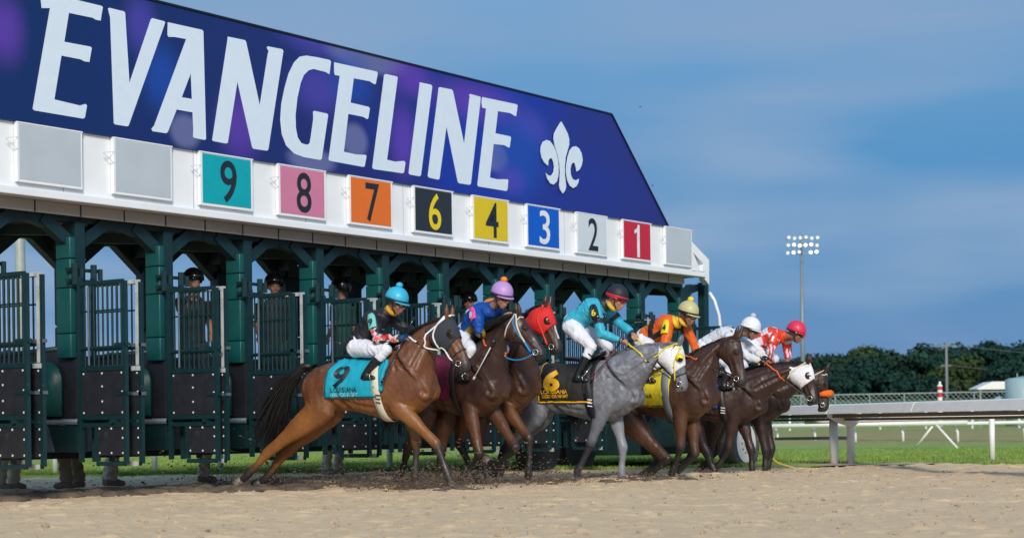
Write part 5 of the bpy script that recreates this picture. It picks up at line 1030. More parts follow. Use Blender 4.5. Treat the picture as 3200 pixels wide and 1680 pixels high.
def hand(bm, wrist, d, r=1., curl=1.1, pd=None):
    """palm and five curled fingers; d = direction of the hand, pd = palm-down normal"""
    d = d.normalized(); pd = (pd or Vector((0, 0, -1))); pd = (pd - d * pd.dot(d)).normalized(); s = d.cross(pd).normalized()
    tube(bm, [wrist - d * .02, wrist + d * .02, wrist + d * .06, wrist + d * .085], [.026 * r, .034 * r, .038 * r, .030 * r], 10)
    for k, (off, l) in enumerate(((-.030, .062), (-.010, .072), (.011, .068), (.030, .055))):
        b = wrist + d * .075 + s * off * r; p = [b]; dirn = d.copy()
        for j in range(3):
            dirn = (Matrix.Rotation(curl * .8, 3, s) @ dirn) if True else dirn
            if j == 0 and dirn.dot(pd) < 0: dirn = Matrix.Rotation(-curl * 1.6, 3, s) @ dirn
            p.append(p[-1] + dirn * l * r * (.42, .33, .25)[j])
        tube(bm, p, [.0105, .010, .0095, .008], 6)
    b = wrist + d * .025 - s * .032 * r; tube(bm, [b, b - s * .02 + d * .025 + pd * .012, b - s * .012 + d * .052 + pd * .026], [.013, .012, .009], 6)
def head_mesh(bm, c, f, u, s=1.):
    """head with brow, nose, lips, chin, ears; c centre, f facing, u up"""
    f = f.normalized(); u = (u - f * u.dot(f)).normalized(); l = u.cross(f).normalized()
    Q = Matrix((f, l, u)).transposed(); P = lambda a, b, d: c + f * a * s + l * b * s + u * d * s
    ell(bm, P(-.01, 0, .03), (.098 * s, .077 * s, .090 * s), 18, Q); ell(bm, P(.018, 0, -.045), (.070 * s, .058 * s, .070 * s), 16, Q)
    ell(bm, P(.045, 0, -.095), (.032 * s, .034 * s, .026 * s), 12, Q)
    tube(bm, [P(.082, 0, .012), P(.098, 0, -.015), P(.112, 0, -.035)], [.010 * s, .013 * s, .015 * s], 8); ell(bm, P(.100, 0, -.038), (.013 * s, .018 * s, .011 * s), 8, Q)
    ell(bm, P(.083, 0, -.066), (.014 * s, .026 * s, .009 * s), 10, Q); ell(bm, P(.080, 0, -.080), (.013 * s, .022 * s, .008 * s), 10, Q)
    for q in (-1, 1):
        ell(bm, P(.075, q * .028, .028), (.014 * s, .024 * s, .010 * s), 8, Q); ell(bm, P(-.005, q * .079, -.012), (.020 * s, .010 * s, .032 * s), 10, Q); ell(bm, P(.05, q * .04, -.03), (.03 * s, .024 * s, .03 * s), 8, Q)
def person_parts(root, J, cols, helmet=True):
    pass
def jockey(key, label, silk, I, cap, skin=M_skin, boots=M_leather, gog=M_goggle, badge=None, pom=None, capband=None, glove=None, sleeve_cuff=None, collar=None, brim=None, frame=None, pants=M_whitecloth, hide_legs=False, cheek=None):
    H = HORSES[key]; J = {k: Vector(v) for k, v in JOCKEYS[key].items()}; ox, oy = H['o']
    root = empty('person', (ox, oy, 0), -R(H['a']), label, 'person', 'jockeys crouched on the breaking horses')
    hip, nk, hc, fc = J['hip'], J['nk'], J['hc'], J['fc']
    tor = (nk - hip); td = tor.normalized(); back = Vector((-td.z, 0, td.x)); Y = Vector((0, 1, 0))
    sn = nk + (J['sn'] - nk) * 1.0; sn.y = -.185; sf = J['sf'].copy(); sf.y = .185
    sm = nk - td * .07 - back * .02; sn = sm.lerp(sn, .65); sn.y = -.18; sf = sm.lerp(sf, .65); sf.y = .18
    fd = (fc - hc); fwd = Vector((fd.x, fd.y, 0)); up_h = (hc - fc).normalized(); fwd_h = Vector((up_h.z, 0, -up_h.x)) * 1.0
    f_face = (Vector((1, 0, -.32))).normalized(); up_face = Vector((.32, 0, 1)).normalized()
    hcc = hc.lerp(fc, .50); HSC = 1.10
    def torso(bm, g):
        st = []
        for t_, w_, h_, b_ in ((-.12, .10, .09, -.01), (0, .150, .125, .0), (.14, .150, .125, .005), (.32, .140, .115, .02), (.52, .155, .12, .035), (.72, .175, .125, .035), (.86, .165, .105, .02), (.96, .10, .075, .0)):
            st.append((hip + tor * t_ + back * b_, back * (h_ + g), Y * (w_ + g)))
        loft(bm, st, 20)
    def arm(bm, sh, elb, hnd, g, t1=1.):
        d = hnd - elb; w = elb + d * max(.0, (d.length - .085)) / d.length * t1
        tube(bm, [sh - (elb - sh) * .12, sh, sh.lerp(elb, .5), elb, elb.lerp(w, .3), elb.lerp(w, .65), w], [.055 + g, .064 + g, .053 + g, .044 + g, .044 + g, .036 + g, .030 + g * .7], 12); ell(bm, elb, (.045 + g,) * 3, 10)
        return w
    # body: one continuous surface
    bm = bmesh.new(); torso(bm, -.012); wn = arm(bm, sn, J['en'], J['hn'], -.006); wf = arm(bm, sf, J['ef'], J['hf'], -.006)
    tube(bm, [sm, nk, hcc - f_face * .03 - up_face * .04], [.06, .054, .056], 12); head_mesh(bm, hcc, f_face, up_face, 1.06)
    hand(bm, wn, J['hn'] - J['en']); hand(bm, wf, J['hf'] - J['ef'])
    legs = []
    for s in (-1, 1):
        kn = J['kn'].copy(); an = J['an'].copy(); toe = J['toe'].copy()
        if s > 0: kn.y = -kn.y; an.y = -an.y; toe.y = -toe.y; kn += Vector((.03, 0, .01))
        hj = hip + Y * s * .09 + td * .0 - back * .02; legs.append((s, hj, kn, an, toe)); heel = an + (an - toe) * .35; heel.z = min(heel.z, toe.z + .03)
        tube(bm, [hj, hj.lerp(kn, .5), kn, kn.lerp(an, .3), kn.lerp(an, .75), an], [.085, .075, .052, .052, .042, .036], 12); tube(bm, [heel, an - Vector((0, 0, .03)), toe], [.028, .034, .028], 10)
    me = remeshed('body', bm, .010, 2, .4); link('body', me, skin, root)
    # breeches
    bm = bmesh.new(); st = []
    for t_, w_, h_, b_ in ((-.17, .07, .06, -.02), (-.12, .125, .105, -.01), (0, .168, .143, .0), (.12, .165, .135, .005), (.24, .155, .125, .012)): st.append((hip + tor * t_ + back * b_, back * h_, Y * w_))
    loft(bm, st, 20)
    for s, hj, kn, an, toe in legs:
        kd = (an - kn).normalized(); tube(bm, [hj - (kn - hj) * .1, hj, hj.lerp(kn, .35), hj.lerp(kn, .7), kn, kn + kd * .07, kn + kd * .15], [.09, .118, .108, .088, .072, .066, .056], 14); ell(bm, kn, (.074,) * 3, 12)
    me = remeshed('breeches', bm, .012, 4); wrinkle(me, .020, key + 20); link('breeches', me, pants, root)
    for s, hj, kn, an, toe in legs:
        kd = (an - kn).normalized(); heel = an + (an - toe) * .45; heel.z = toe.z + .015; bm = bmesh.new()
        tube(bm, [kn + kd * .08, kn + kd * .11, kn.lerp(an, .5), an.lerp(kn, .1), an - Vector((0, 0, .03))], [.062, .060, .056, .044, .046], 14); tube(bm, [heel, an - Vector((0, 0, .045)), an.lerp(toe, .6) - Vector((0, 0, .01)), toe, toe + (toe - heel).normalized() * .035], [.030, .042, .038, .033, .018], 12); ell(bm, an - Vector((0, 0, .02)), (.05, .042, .05), 12)
        link('boot', remeshed('boot', bm, .011, 3), boots, root)
        bm = bmesh.new(); c = an.lerp(toe, .72) - Vector((0, 0, .02)); n = 14
        tube(bm, [c + Vector((0, .05 * math.cos(6.283 * k / n), -.005 + .07 * (math.sin(6.283 * k / n) * .5 + .45))) for k in range(n + 1)], .006, 5); tube(bm, [c + Vector((0, 0, .06)), Vector((I['T'](-.12, 1.5).x, s * .17, I['T'](0, 1.50).z))], .008, 5); bm_link('stirrup', bm, M_metal, I['root'], True)
    # silks
    bm = bmesh.new(); torso(bm, .014); arm(bm, sn, J['en'], J['hn'], .014, .93); arm(bm, sf, J['ef'], J['hf'], .014, .93); ell(bm, sn, (.078,) * 3); ell(bm, sf, (.078,) * 3); tube(bm, [sm, nk, nk + (hcc - nk) * .28], [.095, .072, .062], 14)
    me = remeshed('silks', bm, .0115, 3); co = vco(me).astype(np.float64)
    rel = co - np.array(hip)[None]; a = rel @ np.array(td); b = rel @ np.array(back); y = co[:, 1]
    # arm masks
    def seg_t(p, q):
        p = np.array(p); q = np.array(q); d = q - p; t_ = np.clip(((co - p) @ d) / (d @ d), 0, 1); return t_, np.linalg.norm(co - (p + t_[:, None] * d), axis=1)
    arms = []
    for sh, elb, hnd in ((sn, J['en'], J['hn']), (sf, J['ef'], J['hf'])):
        t1, d1 = seg_t(sh, elb); t2, d2_ = seg_t(elb, hnd); arms.append((t1, d1, t2, d2_))
    set_col(me, silk(co, a, b, y, arms, tor.length)); wrinkle(me, .026, key); link('silks', me, M_dyn, root)
    # helmet with cover, band and peak
    uh = up_face; fh = f_face; lh = uh.cross(fh); Q = Matrix((fh, lh, uh)).transposed(); ch = hcc + uh * .055 - fh * .014
    bm = bmesh.new(); ell(bm, ch, (.134, .116, .130), 28, Q, 18)
    for v in list(bm.verts):
        if (v.co - ch).dot(uh) < -.028: bm.verts.remove(v)
    o = bm_link('helmet', bm, cap, root, True); s_ = o.modifiers.new('t', 'SOLIDIFY'); s_.thickness = .010; s_.offset = 1
    bm = bmesh.new(); n = 16; L1 = []; L2 = []
    for k in range(n + 1):
        an_ = -math.pi * .46 + math.pi * .92 * k / n; L1.append(bm.verts.new(ch + fh * .134 * math.cos(an_) + lh * .116 * math.sin(an_) - uh * .022)); L2.append(bm.verts.new(ch + fh * (.134 * math.cos(an_) + .050 * math.cos(an_) ** 1.0) + lh * .126 * math.sin(an_) - uh * (.034)))
    for k in range(n): bm.faces.new((L1[k], L1[k + 1], L2[k + 1], L2[k]))
    q = bm_link('peak', bm, brim or cap, o, True); s_ = q.modifiers.new('t', 'SOLIDIFY'); s_.thickness = .008
    if pom:
        bm = bmesh.new(); ell(bm, ch + uh * .155 - fh * .01, (.042, .042, .036), 14); q = bm_link('pompom', bm, pom, o, True)
    def ringband(rad, z, hgt, m_, nm, par, a0=0, a1=6.2832, tilt_=0.):
        bm = bmesh.new(); n = 30; A_ = []; B_ = []
        for k in range(n + 1):
            t_ = a0 + (a1 - a0) * k / n; e_ = fh * rad[0] * math.cos(t_) + lh * rad[1] * math.sin(t_); zz = z + tilt_ * math.cos(t_); A_.append(bm.verts.new(ch + e_ + uh * (zz + hgt / 2))); B_.append(bm.verts.new(ch + e_ + uh * (zz - hgt / 2)))
        for k in range(n): bm.faces.new((A_[k], A_[k + 1], B_[k + 1], B_[k]))
        q = bm_link(nm, bm, m_, par, True); s2 = q.modifiers.new('t', 'SOLIDIFY'); s2.thickness = .006; s2.offset = 1; return q
    if capband: ringband((.143, .125), -.012, .020, capband, 'cap_band', o)
    ringband((.141, .122), -.034, .024, frame or M_black, 'goggle_strap', root, 1.1, 5.18, -.015)
    # goggles: two curved lenses in a frame
    gc = hcc + fh * .078 + uh * .010
    for s in (-1, 1):
        bm = bmesh.new(); ell(bm, gc + lh * s * .036 + fh * (.008), (.034, .040, .030), 14, Q); bm_link('goggle_lens', bm, gog, root, True)
    bm = bmesh.new(); tube(bm, [gc + lh * .074 - fh * .04, gc + lh * .066 + fh * .006 + uh * .022, gc + fh * .034 + uh * .026, gc - lh * .066 + fh * .006 + uh * .022, gc - lh * .074 - fh * .04], .008, 6)
    tube(bm, [gc + lh * .074 - fh * .04, gc + lh * .066 + fh * .006 - uh * .022, gc + fh * .034 - uh * .020, gc - lh * .066 + fh * .006 - uh * .022, gc - lh * .074 - fh * .04], .007, 6); bm_link('goggle_frame', bm, frame or M_black, root, True)
    for s in (-1, 1):
        bm = bmesh.new(); tube(bm, [ch + lh * s * .10 - uh * .03, hcc + lh * s * .083 - uh * .05 + fh * .012, hcc + lh * s * .045 - uh * .115 + fh * .035], .0075, 6); bm_link('chin_strap', bm, M_black, root, True)
    if cheek:
        bm = bmesh.new(); tube(bm, [hcc - fh * (.040 + .048 * math.cos(t_)) + lh * .066 * math.sin(t_) - uh * (.098 - .030 * math.cos(t_)) for t_ in [6.2832 * q_ / 20 for q_ in range(21)]], .026, 10); bm_link('scarf', bm, cheek, root, True)
    if glove:
        for w_, hh_, e_ in ((wn, J['hn'], J['en']), (wf, J['hf'], J['ef'])):
            bm = bmesh.new(); d_ = (hh_ - e_).normalized(); tube(bm, [w_ - d_ * .03, w_ + d_ * .02, w_ + d_ * .06, w_ + d_ * .088], [.036, .042, .047, .038], 12); bm_link('glove', bm, glove, root, True)
    if badge:
        dig, bc, dc = badge; bm = bmesh.new(); c = sn.lerp(J['en'], .12); dv = (J['en'] - sn).normalized(); ax = Vector((0, -1, 0)); ax = (ax - dv * ax.dot(dv)).normalized(); sd_ = dv.cross(ax).normalized()
        nn = 10; rows = []
        for i in range(9):
            t_ = -.10 + .195 * i / 8; hw = .062 * (1 if i > 2 else (.55, .8, .95)[i]); row = []
            for k in range(nn + 1):
                q = -1 + 2 * k / nn; ang = q * hw / .085; row.append(bm.verts.new(c + dv * t_ + ax * .088 * math.cos(ang) + sd_ * .085 * math.sin(ang)))
            rows.append(row)
        for r0, r1 in zip(rows, rows[1:]):
            for k in range(nn): bm.faces.new((r0[k], r0[k + 1], r1[k + 1], r1[k]))
        bo = bm_link('number_badge', bm, bc, root, True); s2 = bo.modifiers.new('t', 'SOLIDIFY'); s2.thickness = .004
        me = text_mesh(dig, .058 if dig != '1' else .03, .088, .03); bm = bmesh.new(); bm.from_mesh(me); bmesh.ops.triangulate(bm, faces=bm.faces)
        upv = -dv; rt = upv.cross(ax); rt = -rt if rt.x < 0 else rt
        for v in bm.verts: v.co = c + dv * .018 + rt * v.co.x + upv * v.co.y + ax * (.098 - 2.2 * v.co.x ** 2)
        bm_link('number', bm, dc, bo)
    return root, J, wn, wf
def solid(c):
    return lambda co, a, b, y, arms, L: np.tile(np.array(c), (len(co), 1))
CREW_POS = [('gate attendant in a black helmet behind the third open door, leftmost helmet', -3.89, 21.51, .87, R(-50), M_vest, -1),
 ('gate attendant in a black helmet behind the fourth open door, second helmet from the left', -3.05, 22.65, .90, R(-70), M_vest, 0),
 ('gate attendant in a black helmet and green shirt just left of the turquoise cap', -2.27, 23.7, .93, R(150), M_gshirt, 0),
 ('gate attendant in a black helmet seen behind the ears of the nearest horse', -.64, 25.95, .88, R(-35), M_vest, 0)]
LEGS_POS = [('gate hand in khaki trousers walking behind the leftmost stall', -6.05, 21.06, R(-20), M_khaki),
 ('gate hand in olive trousers standing behind the gate, seen below the first black box', -5.36, 21.34, R(160), M_olive),
 ('gate hand in khaki trousers behind the second open door', -5.05, 22.1, R(20), M_khaki),
 ('gate hand in khaki trousers behind the third open door', -4.05, 23.12, R(10), M_khaki),
 ('gate hand in pale khaki trousers seen below the belly of the nearest horse', -2.66, 26.04, R(-36), M_khaki)]

CREW_POS = [(a, x * GS, y * GS, .755 + (z + .965) * GS - 1.72, r_, sh, ar) for a, x, y, z, r_, sh, ar in CREW_POS]
LEGS_POS = [(a, x * 1.055, y * 1.055, r_, m_) for a, x, y, r_, m_ in LEGS_POS]
# ------------------------------------------------------------ the field
BLKP = (.014, .011, .010)
M_h9 = paint('turquoise saddle cloth', (.0, .33, .46), .7, var=.10, vscale=9, bump=.3); M_h6 = paint('black saddle cloth', (.012, .011, .012), .7, bump=.3); M_h4 = paint('yellow saddle cloth', (.62, .50, .01), .7, bump=.3)
M_h8 = paint('maroon saddle cloth', (.16, .004, .04), .7, bump=.3); M_h2 = paint('blue saddle cloth', (.0, .05, .42), .7); M_h1 = paint('red saddle cloth', (.5, .01, .02), .7); M_h7 = paint('orange saddle cloth', (.7, .16, .01), .7)
M_orange = paint('orange rein grip', (.75, .13, .03), .6); M_yellow = paint('yellow rein grip', (.75, .58, .02), .5); M_brown = paint('brown rein leather', (.035, .018, .012), .5); M_cream = paint('cream leather', (.62, .58, .46), .6)
M_bl = paint('blue bridle strap', (.02, .22, .50), .5); M_gold = paint('gold lettering', (.80, .42, .01), .6)
M_hoodg = paint('charcoal hood cloth', (.028, .034, .045), .85, bump=.3); M_hoodr = paint('red hood cloth', (.62, .018, .018), .8, bump=.3); M_hoodw = paint('white hood cloth', (.72, .73, .76), .85, bump=.4); M_ycup = paint('yellow eye cup', (.80, .62, .01), .35)

I9 = horse(9, 'bright bay racehorse in a charcoal blinker hood and turquoise cloth, nearest and leftmost', (.128, .045, .018), (.030, .022, .020), (.035, .028, .028), crp=.13, belly=(.225, .088, .019), pst=(3.8, 5.4))
bridle(I9, M_strap, noseband=M_strap); hood_on(I9, M_hoodg, .03, .50)
strap(I9, [hp(I9, -.01, .04, -1, .08), hp(I9, .06, -.10, -1), hp(I9, .2, -.20, -1), hp(I9, .42, -.22, -1), hp(I9, .66, -.15, -1), hp(I9, .78, -.13, -1)], .0115, M_whitestrap, 'white_cheek_strap', 4, off=.02)
strap(I9, [hp(I9, .02, .03, -1, .08), hp(I9, .1, -.27, -1), hp(I9, .26, -.33, -1), hp(I9, .42, -.22, -1)], .0105, M_whitestrap, 'throat_lash', 4, off=.02)
strap(I9, [hp(I9, .05, .09, -1, .10), hp(I9, .07, .13, -1, .05), hp(I9, .07, .16, 0)], .012, M_whitestrap, 'brow_band', 3, off=.02)
mane(I9, M_hair, .13, 620, (-.9, -.1, .12)); tail(I9, M_hair, (-1.80, .0, .66), .10, 1100)
c9 = cloth(I9, -.78, -.02, 103, M_h9, shear=.07); cloth_trim(I9, -.78, -.05, 103, simple('dark cloth trim', (.01, .05, .07), .6), .07, parent=c9)
text_on(I9, '9', -.62, 1.33, .20, .27, D_k, c9, .02, slant=.30); text_on(I9, 'LOUISIANA', -.56, 1.175, .36, .055, D_k, c9, .012); text_on(I9, 'LEGENDS NIGHT', -.56, 1.115, .38, .042, paint('pale cloth print', (.25, .55, .62), .6), c9, .012)
girth(I9, -.06, M_cream, .05, holes=M_black); saddle(I9)
strap(I9, [(-.02, -.2, 1.50), (-.03, -.3, 1.40), (-.06, -.3, 1.25), (-.07, -.3, 1.15)], .028, paint('turquoise cloth fold', (.0, .33, .46), .7), 'front_fold', 4, off=.02)

I8 = horse(8, 'dark bay racehorse turned to the camera with a blue and white bridle', (.038, .016, .013), BLKP, (.022, .018, .018), belly=(.095, .036, .013))
bridle(I8, M_bl, crown=M_cream); strap(I8, [hp(I8, .55, -.12, -1), hp(I8, .66, -.125, -1), hp(I8, .78, -.13, -1)], .014, M_bl, 'blue_cheek_strap', 4, off=.012)
strap(I8, [hp(I8, .0, .03, -1, .08), hp(I8, .2, -.06, -1), hp(I8, .4, -.1, -1), hp(I8, .56, -.12, -1)], .011, M_cream, 'white_cheek_strap', 4, off=.012)
mane(I8, M_hair, .24, 1100, (-.85, -.35, .0), 5); tail(I8, M_hair, (-1.75, .05, .75), .10, 400)
c8 = cloth(I8, -.80, -.05, 108, M_h8); girth(I8, -.02, M_strap); saddle(I8)
I7 = horse(7, 'bay racehorse in a red blinker hood, head held high behind the dark bay', (.055, .022, .014), BLKP, (.026, .02, .02), blaze=(.6, .58, .55), belly=(.13, .05, .016))
bridle(I7, M_strap); hood_on(I7, M_hoodr, .0, .52); strap(I7, [hp(I7, .0, .04, -1, .08), hp(I7, .2, -.12, -1), hp(I7, .5, -.13, -1), hp(I7, .78, -.13, -1)], .013, paint('red strap', (.7, .04, .02), .5), 'red_cheek_strap', 4, off=.02)
mane(I7, M_hair, .15, 500, (-.9, -.2, .15), 7); tail(I7, M_hair, (-1.75, .05, .75), .10, 400); cloth(I7, -.80, -.05, 100, M_h7); girth(I7, -.02, M_strap); saddle(I7)

I6 = horse(6, 'dapple grey racehorse in a white hood with yellow eye cups and black cloth', (.150, .158, .185), (.022, .022, .028), (.13, .12, .13), belly=(.115, .12, .145), socks=((4, 0, (.20, .21, .24)),))
bridle(I6, M_strap, noseband=M_strap, crown=M_yellow); hood_on(I6, M_hoodw, .03, .56, cup=M_ycup)
strap(I6, [hp(I6, .0, .03, -1, .09), hp(I6, .06, -.2, -1), hp(I6, .16, -.34, -1)], .009, M_yellow, 'yellow_strap', 5, off=.02); strap(I6, [hp(I6, .1, .03, -1, .09), hp(I6, .4, -.10, -1), hp(I6, .78, -.13, -1)], .008, M_yellow, 'yellow_strap', 5, off=.02)
mane(I6, M_mgrey, .11, 520, (-.9, -.2, .2), 9); tail(I6, M_mgrey, (-1.7, .05, .75), .10, 400)
c6_ = cloth(I6, -.80, -.05, 105, M_h6, shear=.02); cloth_trim(I6, -.80, -.05, 105, M_gold, .02, r=.011, parent=c6_)
text_on(I6, '6', -.62, 1.29, .22, .27, M_gold, c6_, .05); text_on(I6, 'LOUISIANA', -.58, 1.15, .36, .05, M_gold, c6_, .02); text_on(I6, 'LEGENDS NIGHT', -.57, 1.095, .36, .042, M_gold, c6_, .02)
girth(I6, -.06, M_blk, .055, holes=M_whitestrap); saddle(I6)

I4 = horse(4, 'dark bay racehorse without a hood, brown leather bridle, yellow cloth', (.046, .019, .012), BLKP, (.022, .017, .016), belly=(.085, .034, .013))
bridle(I4, M_brown); mane(I4, M_hair, .11, 520, (-.9, -.15, .0), 11); tail(I4, M_hair, (-1.75, .05, .75), .10, 400)
c4_ = cloth(I4, -.80, -.05, 110, M_h4, shear=.02); cloth_trim(I4, -.80, -.05, 110, D_k, .02, parent=c4_); text_on(I4, '4', -.66, 1.30, .20, .24, D_k, c4_, .04); text_on(I4, 'LOUISIANA', -.50, 1.10, .40, .06, D_k, c4_, .01)
girth(I4, -.04, simple('slate girth', (.16, .18, .21), .6), .05); saddle(I4)
I2 = horse(2, 'glossy dark brown racehorse in a white blinker hood, orange rein', (.032, .012, .010), BLKP, (.018, .015, .016))
bridle(I2, M_strap, crown=M_cream); hood_on(I2, M_hoodw, .03, .50); strap(I2, [hp(I2, .0, .03, -1, .09), hp(I2, .08, -.2, -1), hp(I2, .2, -.33, -1)], .011, M_cream, 'cream_strap', 5, off=.02)
mane(I2, M_hair, .15, 600, (-.95, -.1, .2), 13); tail(I2, M_hair, (-1.75, .05, .75), .10, 400); cloth(I2, -.80, -.05, 96, M_h2); girth(I2, -.04, M_strap, .05, holes=M_whitestrap); saddle(I2)
I1 = horse(1, 'dark brown racehorse with a fluffy orange noseband, farthest to the right', (.030, .013, .010), BLKP, (.02, .015, .014))
bridle(I1, M_strap, crown=M_cream); mane(I1, M_hair, .13, 420, (-.95, -.1, .15), 15); tail(I1, M_hair, (-1.75, .05, .75), .10, 400); cloth(I1, -.80, -.05, 96, M_h1); girth(I1, -.04, M_strap); saddle(I1)
bm = bmesh.new(); n = 10                                            # shadow-roll noseband
pts = [surf(I1, hp(I1, .60, u, s, l), .03) for u, s, l in ((-.12, -1, .2), (-.02, -1, .2), (.08, -1, .1), (.12, 0, 0), (.08, 1, .1), (-.02, 1, .2), (-.12, 1, .2))]
tube(bm, pts, [.03, .045, .052, .054, .052, .045, .03], 10); bm_link('fleece_noseband', bm, paint('orange fleece', (.85, .16, .01), .95, bump=.9, bscale=40), I1['root'], True)

# silks patterns -------------------------------------------------
def base(co, c): return np.tile(np.array(c, float), (len(co), 1))
def silk9(co, a, b, y, arms, L):
    c = base(co, (.012, .012, .017)); x, z = co[:, 0], co[:, 2]; near = y < .05
    J = JOCKEYS['9']; c[((x - (J['sn'][0] + .16)) ** 2 + (z - (J['sn'][2] - .16)) ** 2 < .055 ** 2) & near] = (.50, .01, .015)
    for cx, cz, r in ((-.17, 1.83, .075), (-.10, 1.755, .085), (.06, 1.735, .075), (.0, 1.90, .05)):
        m = _star(x - cx, z - cz, r, 5, .3) & near; m2 = _star(x - cx, z - cz, r * .55, 5, .3) & near; c[m] = (.60, .52, .54); c[m2] = (.75, .03, .03)
    return c
def silk8(co, a, b, y, arms, L):
    c = base(co, (.0, .055, .30)); 
    for t1, d1, t2, d2_ in arms:
        m = (d2_ < d1 + .0) & (d2_ < .075); k = vnoise(co[:, 0] * 1 + co[:, 1], co[:, 2], .05, 3); c[m & (k > .42)] = (.36, .26, .02); c[m & (k <= .42)] = (.02, .018, .01)
        m = (t2 > .8) & (d2_ < .07); c[m] = (.02, .30, .6)
    c[(a > L * .2) & (a < L * .45) & (b < -.04)] = (.36, .26, .02)
    return c
TQ = (.035, .40, .56)
def silk6(co, a, b, y, arms, L):
    c = base(co, TQ); r = np.hypot(a - L * .52, y * 1.0); m = (b > .06); c[m & (np.abs(r - .10) < .012)] = (.01, .012, .02); c[m & (np.abs(r - .055) < .012)] = (.01, .012, .02)
    for t1, d1, t2, d2_ in arms:
        m = (t2 > .66) & (d2_ < .075); c[m] = (.015, .02, .03); m = (d1 < .085) & (t1 > .15) & (t1 < .62) & (d1 < d2_); c[m & (y < 0) & (t1 > .40)] = (.012, .015, .02); c[m & (y > 0) & (t1 > .35)] = (.012, .03, .04)
    nk_ = np.array(JOCKEYS['6']['nk']); m = np.linalg.norm(co - nk_, axis=1) < .10; c[m] = (.012, .015, .02); return c
def silk4(co, a, b, y, arms, L):
    c = base(co, (.72, .12, .008)); k = (a - .55 * b + .2 * y) ; m = (np.abs(k - L * .30) < .045) | (np.abs(k - L * .30 - .40) < .05); c[m & ~(arms[0][1] < .08)] = (.012, .01, .012)
    m = (b < -.03) & (a < L * .62); c[m & (a > .03) & (b > -.085)] = (.012, .01, .012); c[np.linalg.norm(co - np.array(JOCKEYS['4']['nk']), axis=1) < .095] = (.75, .5, .02); return c
def silk2(co, a, b, y, arms, L):
    c = base(co, (.60, .63, .70)); m = (b < -.02) & (a > L * .35) & (a < L * .8); k = vnoise(co[:, 0], co[:, 2], .07, 5); c[m & (k > .5)] = (.06, .06, .07)
    for t1, d1, t2, d2_ in arms: c[(t2 > .3) & (d2_ < .07)] = (.72, .70, .64); c[(t2 > .86) & (d2_ < .07)] = (.02, .02, .02)
    return c
def silk1(co, a, b, y, arms, L):
    ch = (np.floor((a + .02) / .115) + np.floor((np.arctan2(y, b + .02) * .15 + .5) / .115)) % 2; c = base(co, (.70, .045, .015)); c[ch > .5] = (.70, .68, .76); c[np.linalg.norm(co - np.array(JOCKEYS['1']['nk']), axis=1) < .13] = (.70, .05, .01)
    for t1, d1, t2, d2_ in arms:
        m = (d1 < .088) & (t1 > .12) & (d1 <= d2_ + .01); c[m & (t1 < .6)] = (.66, .03, .01); mm = (((t2 > .0) & (d2_ < .078)) | (m & (t1 >= .55))); c[mm] = (.70, .66, .74); st = (np.floor((co[:, 0] * 1.0 + co[:, 1] * .7) / .028) % 2) > .5; c[mm & st] = (.66, .03, .03)
    return c
CB = lambda n, c, r=.5: paint(n, c, r, coat=.08, var=.06, bump=.15, bscale=9)
P9 = jockey(9, 'jockey in black silks with red stars and a turquoise cap, on the nearest horse', silk9, I9, CB('turquoise cap', (.035, .42, .62)), skin=M_skin2, gog=paint('mirror goggle lens', (.35, .3, .3), .08, metal=.6), badge=('9', paint('pale teal badge', (.16, .55, .50), .6), D_k), pom=CB('turquoise cap', 0), capband=paint('dark teal band', (.0, .06, .09), .5), glove=paint('blue glove', (.0, .07, .22), .7), cheek=paint('mustard scarf', (.60, .33, .02), .8))
P8 = jockey(8, 'jockey in royal blue silks with gold sleeves and a lilac and orange cap', silk8, I8, CB('lilac cap', (.46, .26, .58)), badge=('8', paint('pink badge', (.80, .09, .32), .6), D_w), pom=paint('orange pompom', (.85, .22, .01), .7), capband=paint('dark purple band', (.08, .03, .12), .5), glove=M_black)
P7 = jockey(7, 'jockey in pale blue silks, mostly hidden behind the lilac capped jockey', solid((.40, .55, .80)), I7, CB('orange cap', (.75, .2, .01)), glove=M_black)
P6 = jockey(6, 'jockey in turquoise silks with a black cap and red goggles, on the grey', silk6, I6, paint('black cap', (.012, .014, .022), .6), skin=M_skin, gog=paint('red goggle lens', (.25, .02, .03), .1, coat=.6), frame=paint('red goggle frame', (.6, .01, .03), .3), badge=('6', M_black, D_y), capband=paint('red cap band', (.6, .02, .04), .4), boots=paint('black boot with teal shine', (.008, .014, .018), .3), cheek=paint('yellow scarf', (.68, .45, .05), .8))
P4 = jockey(4, 'jockey in orange and black silks with a cream cap, behind the grey horse', silk4, I4, CB('cream cap', (.50, .47, .23)), skin=M_skin2, gog=paint('grey goggle lens', (.28, .26, .24), .1), badge=('4', paint('yellow badge', (.82, .66, .01), .6), D_k), pom=paint('yellow pompom', (.85, .65, .03), .7), capband=M_strap, cheek=paint('gold collar', (.70, .42, .04), .8))
P2 = jockey(2, 'jockey in white and grey silks with a white cap, low over the withers', silk2, I2, CB('white cap', (.74, .76, .82)), skin=M_skin2, pom=paint('grey pompom', (.5, .52, .66), .7), capband=M_whitestrap, glove=M_black)
P1 = jockey(1, 'jockey in red and white checked silks with striped sleeves and a red cap', silk1, I1, CB('crimson cap', (.66, .022, .075)), skin=M_skin2, badge=('1', paint('red badge', (.66, .04, .01), .6), D_w))
def hnd(P, key, which):
    return V3(JOCKEYS[str(key)][which])
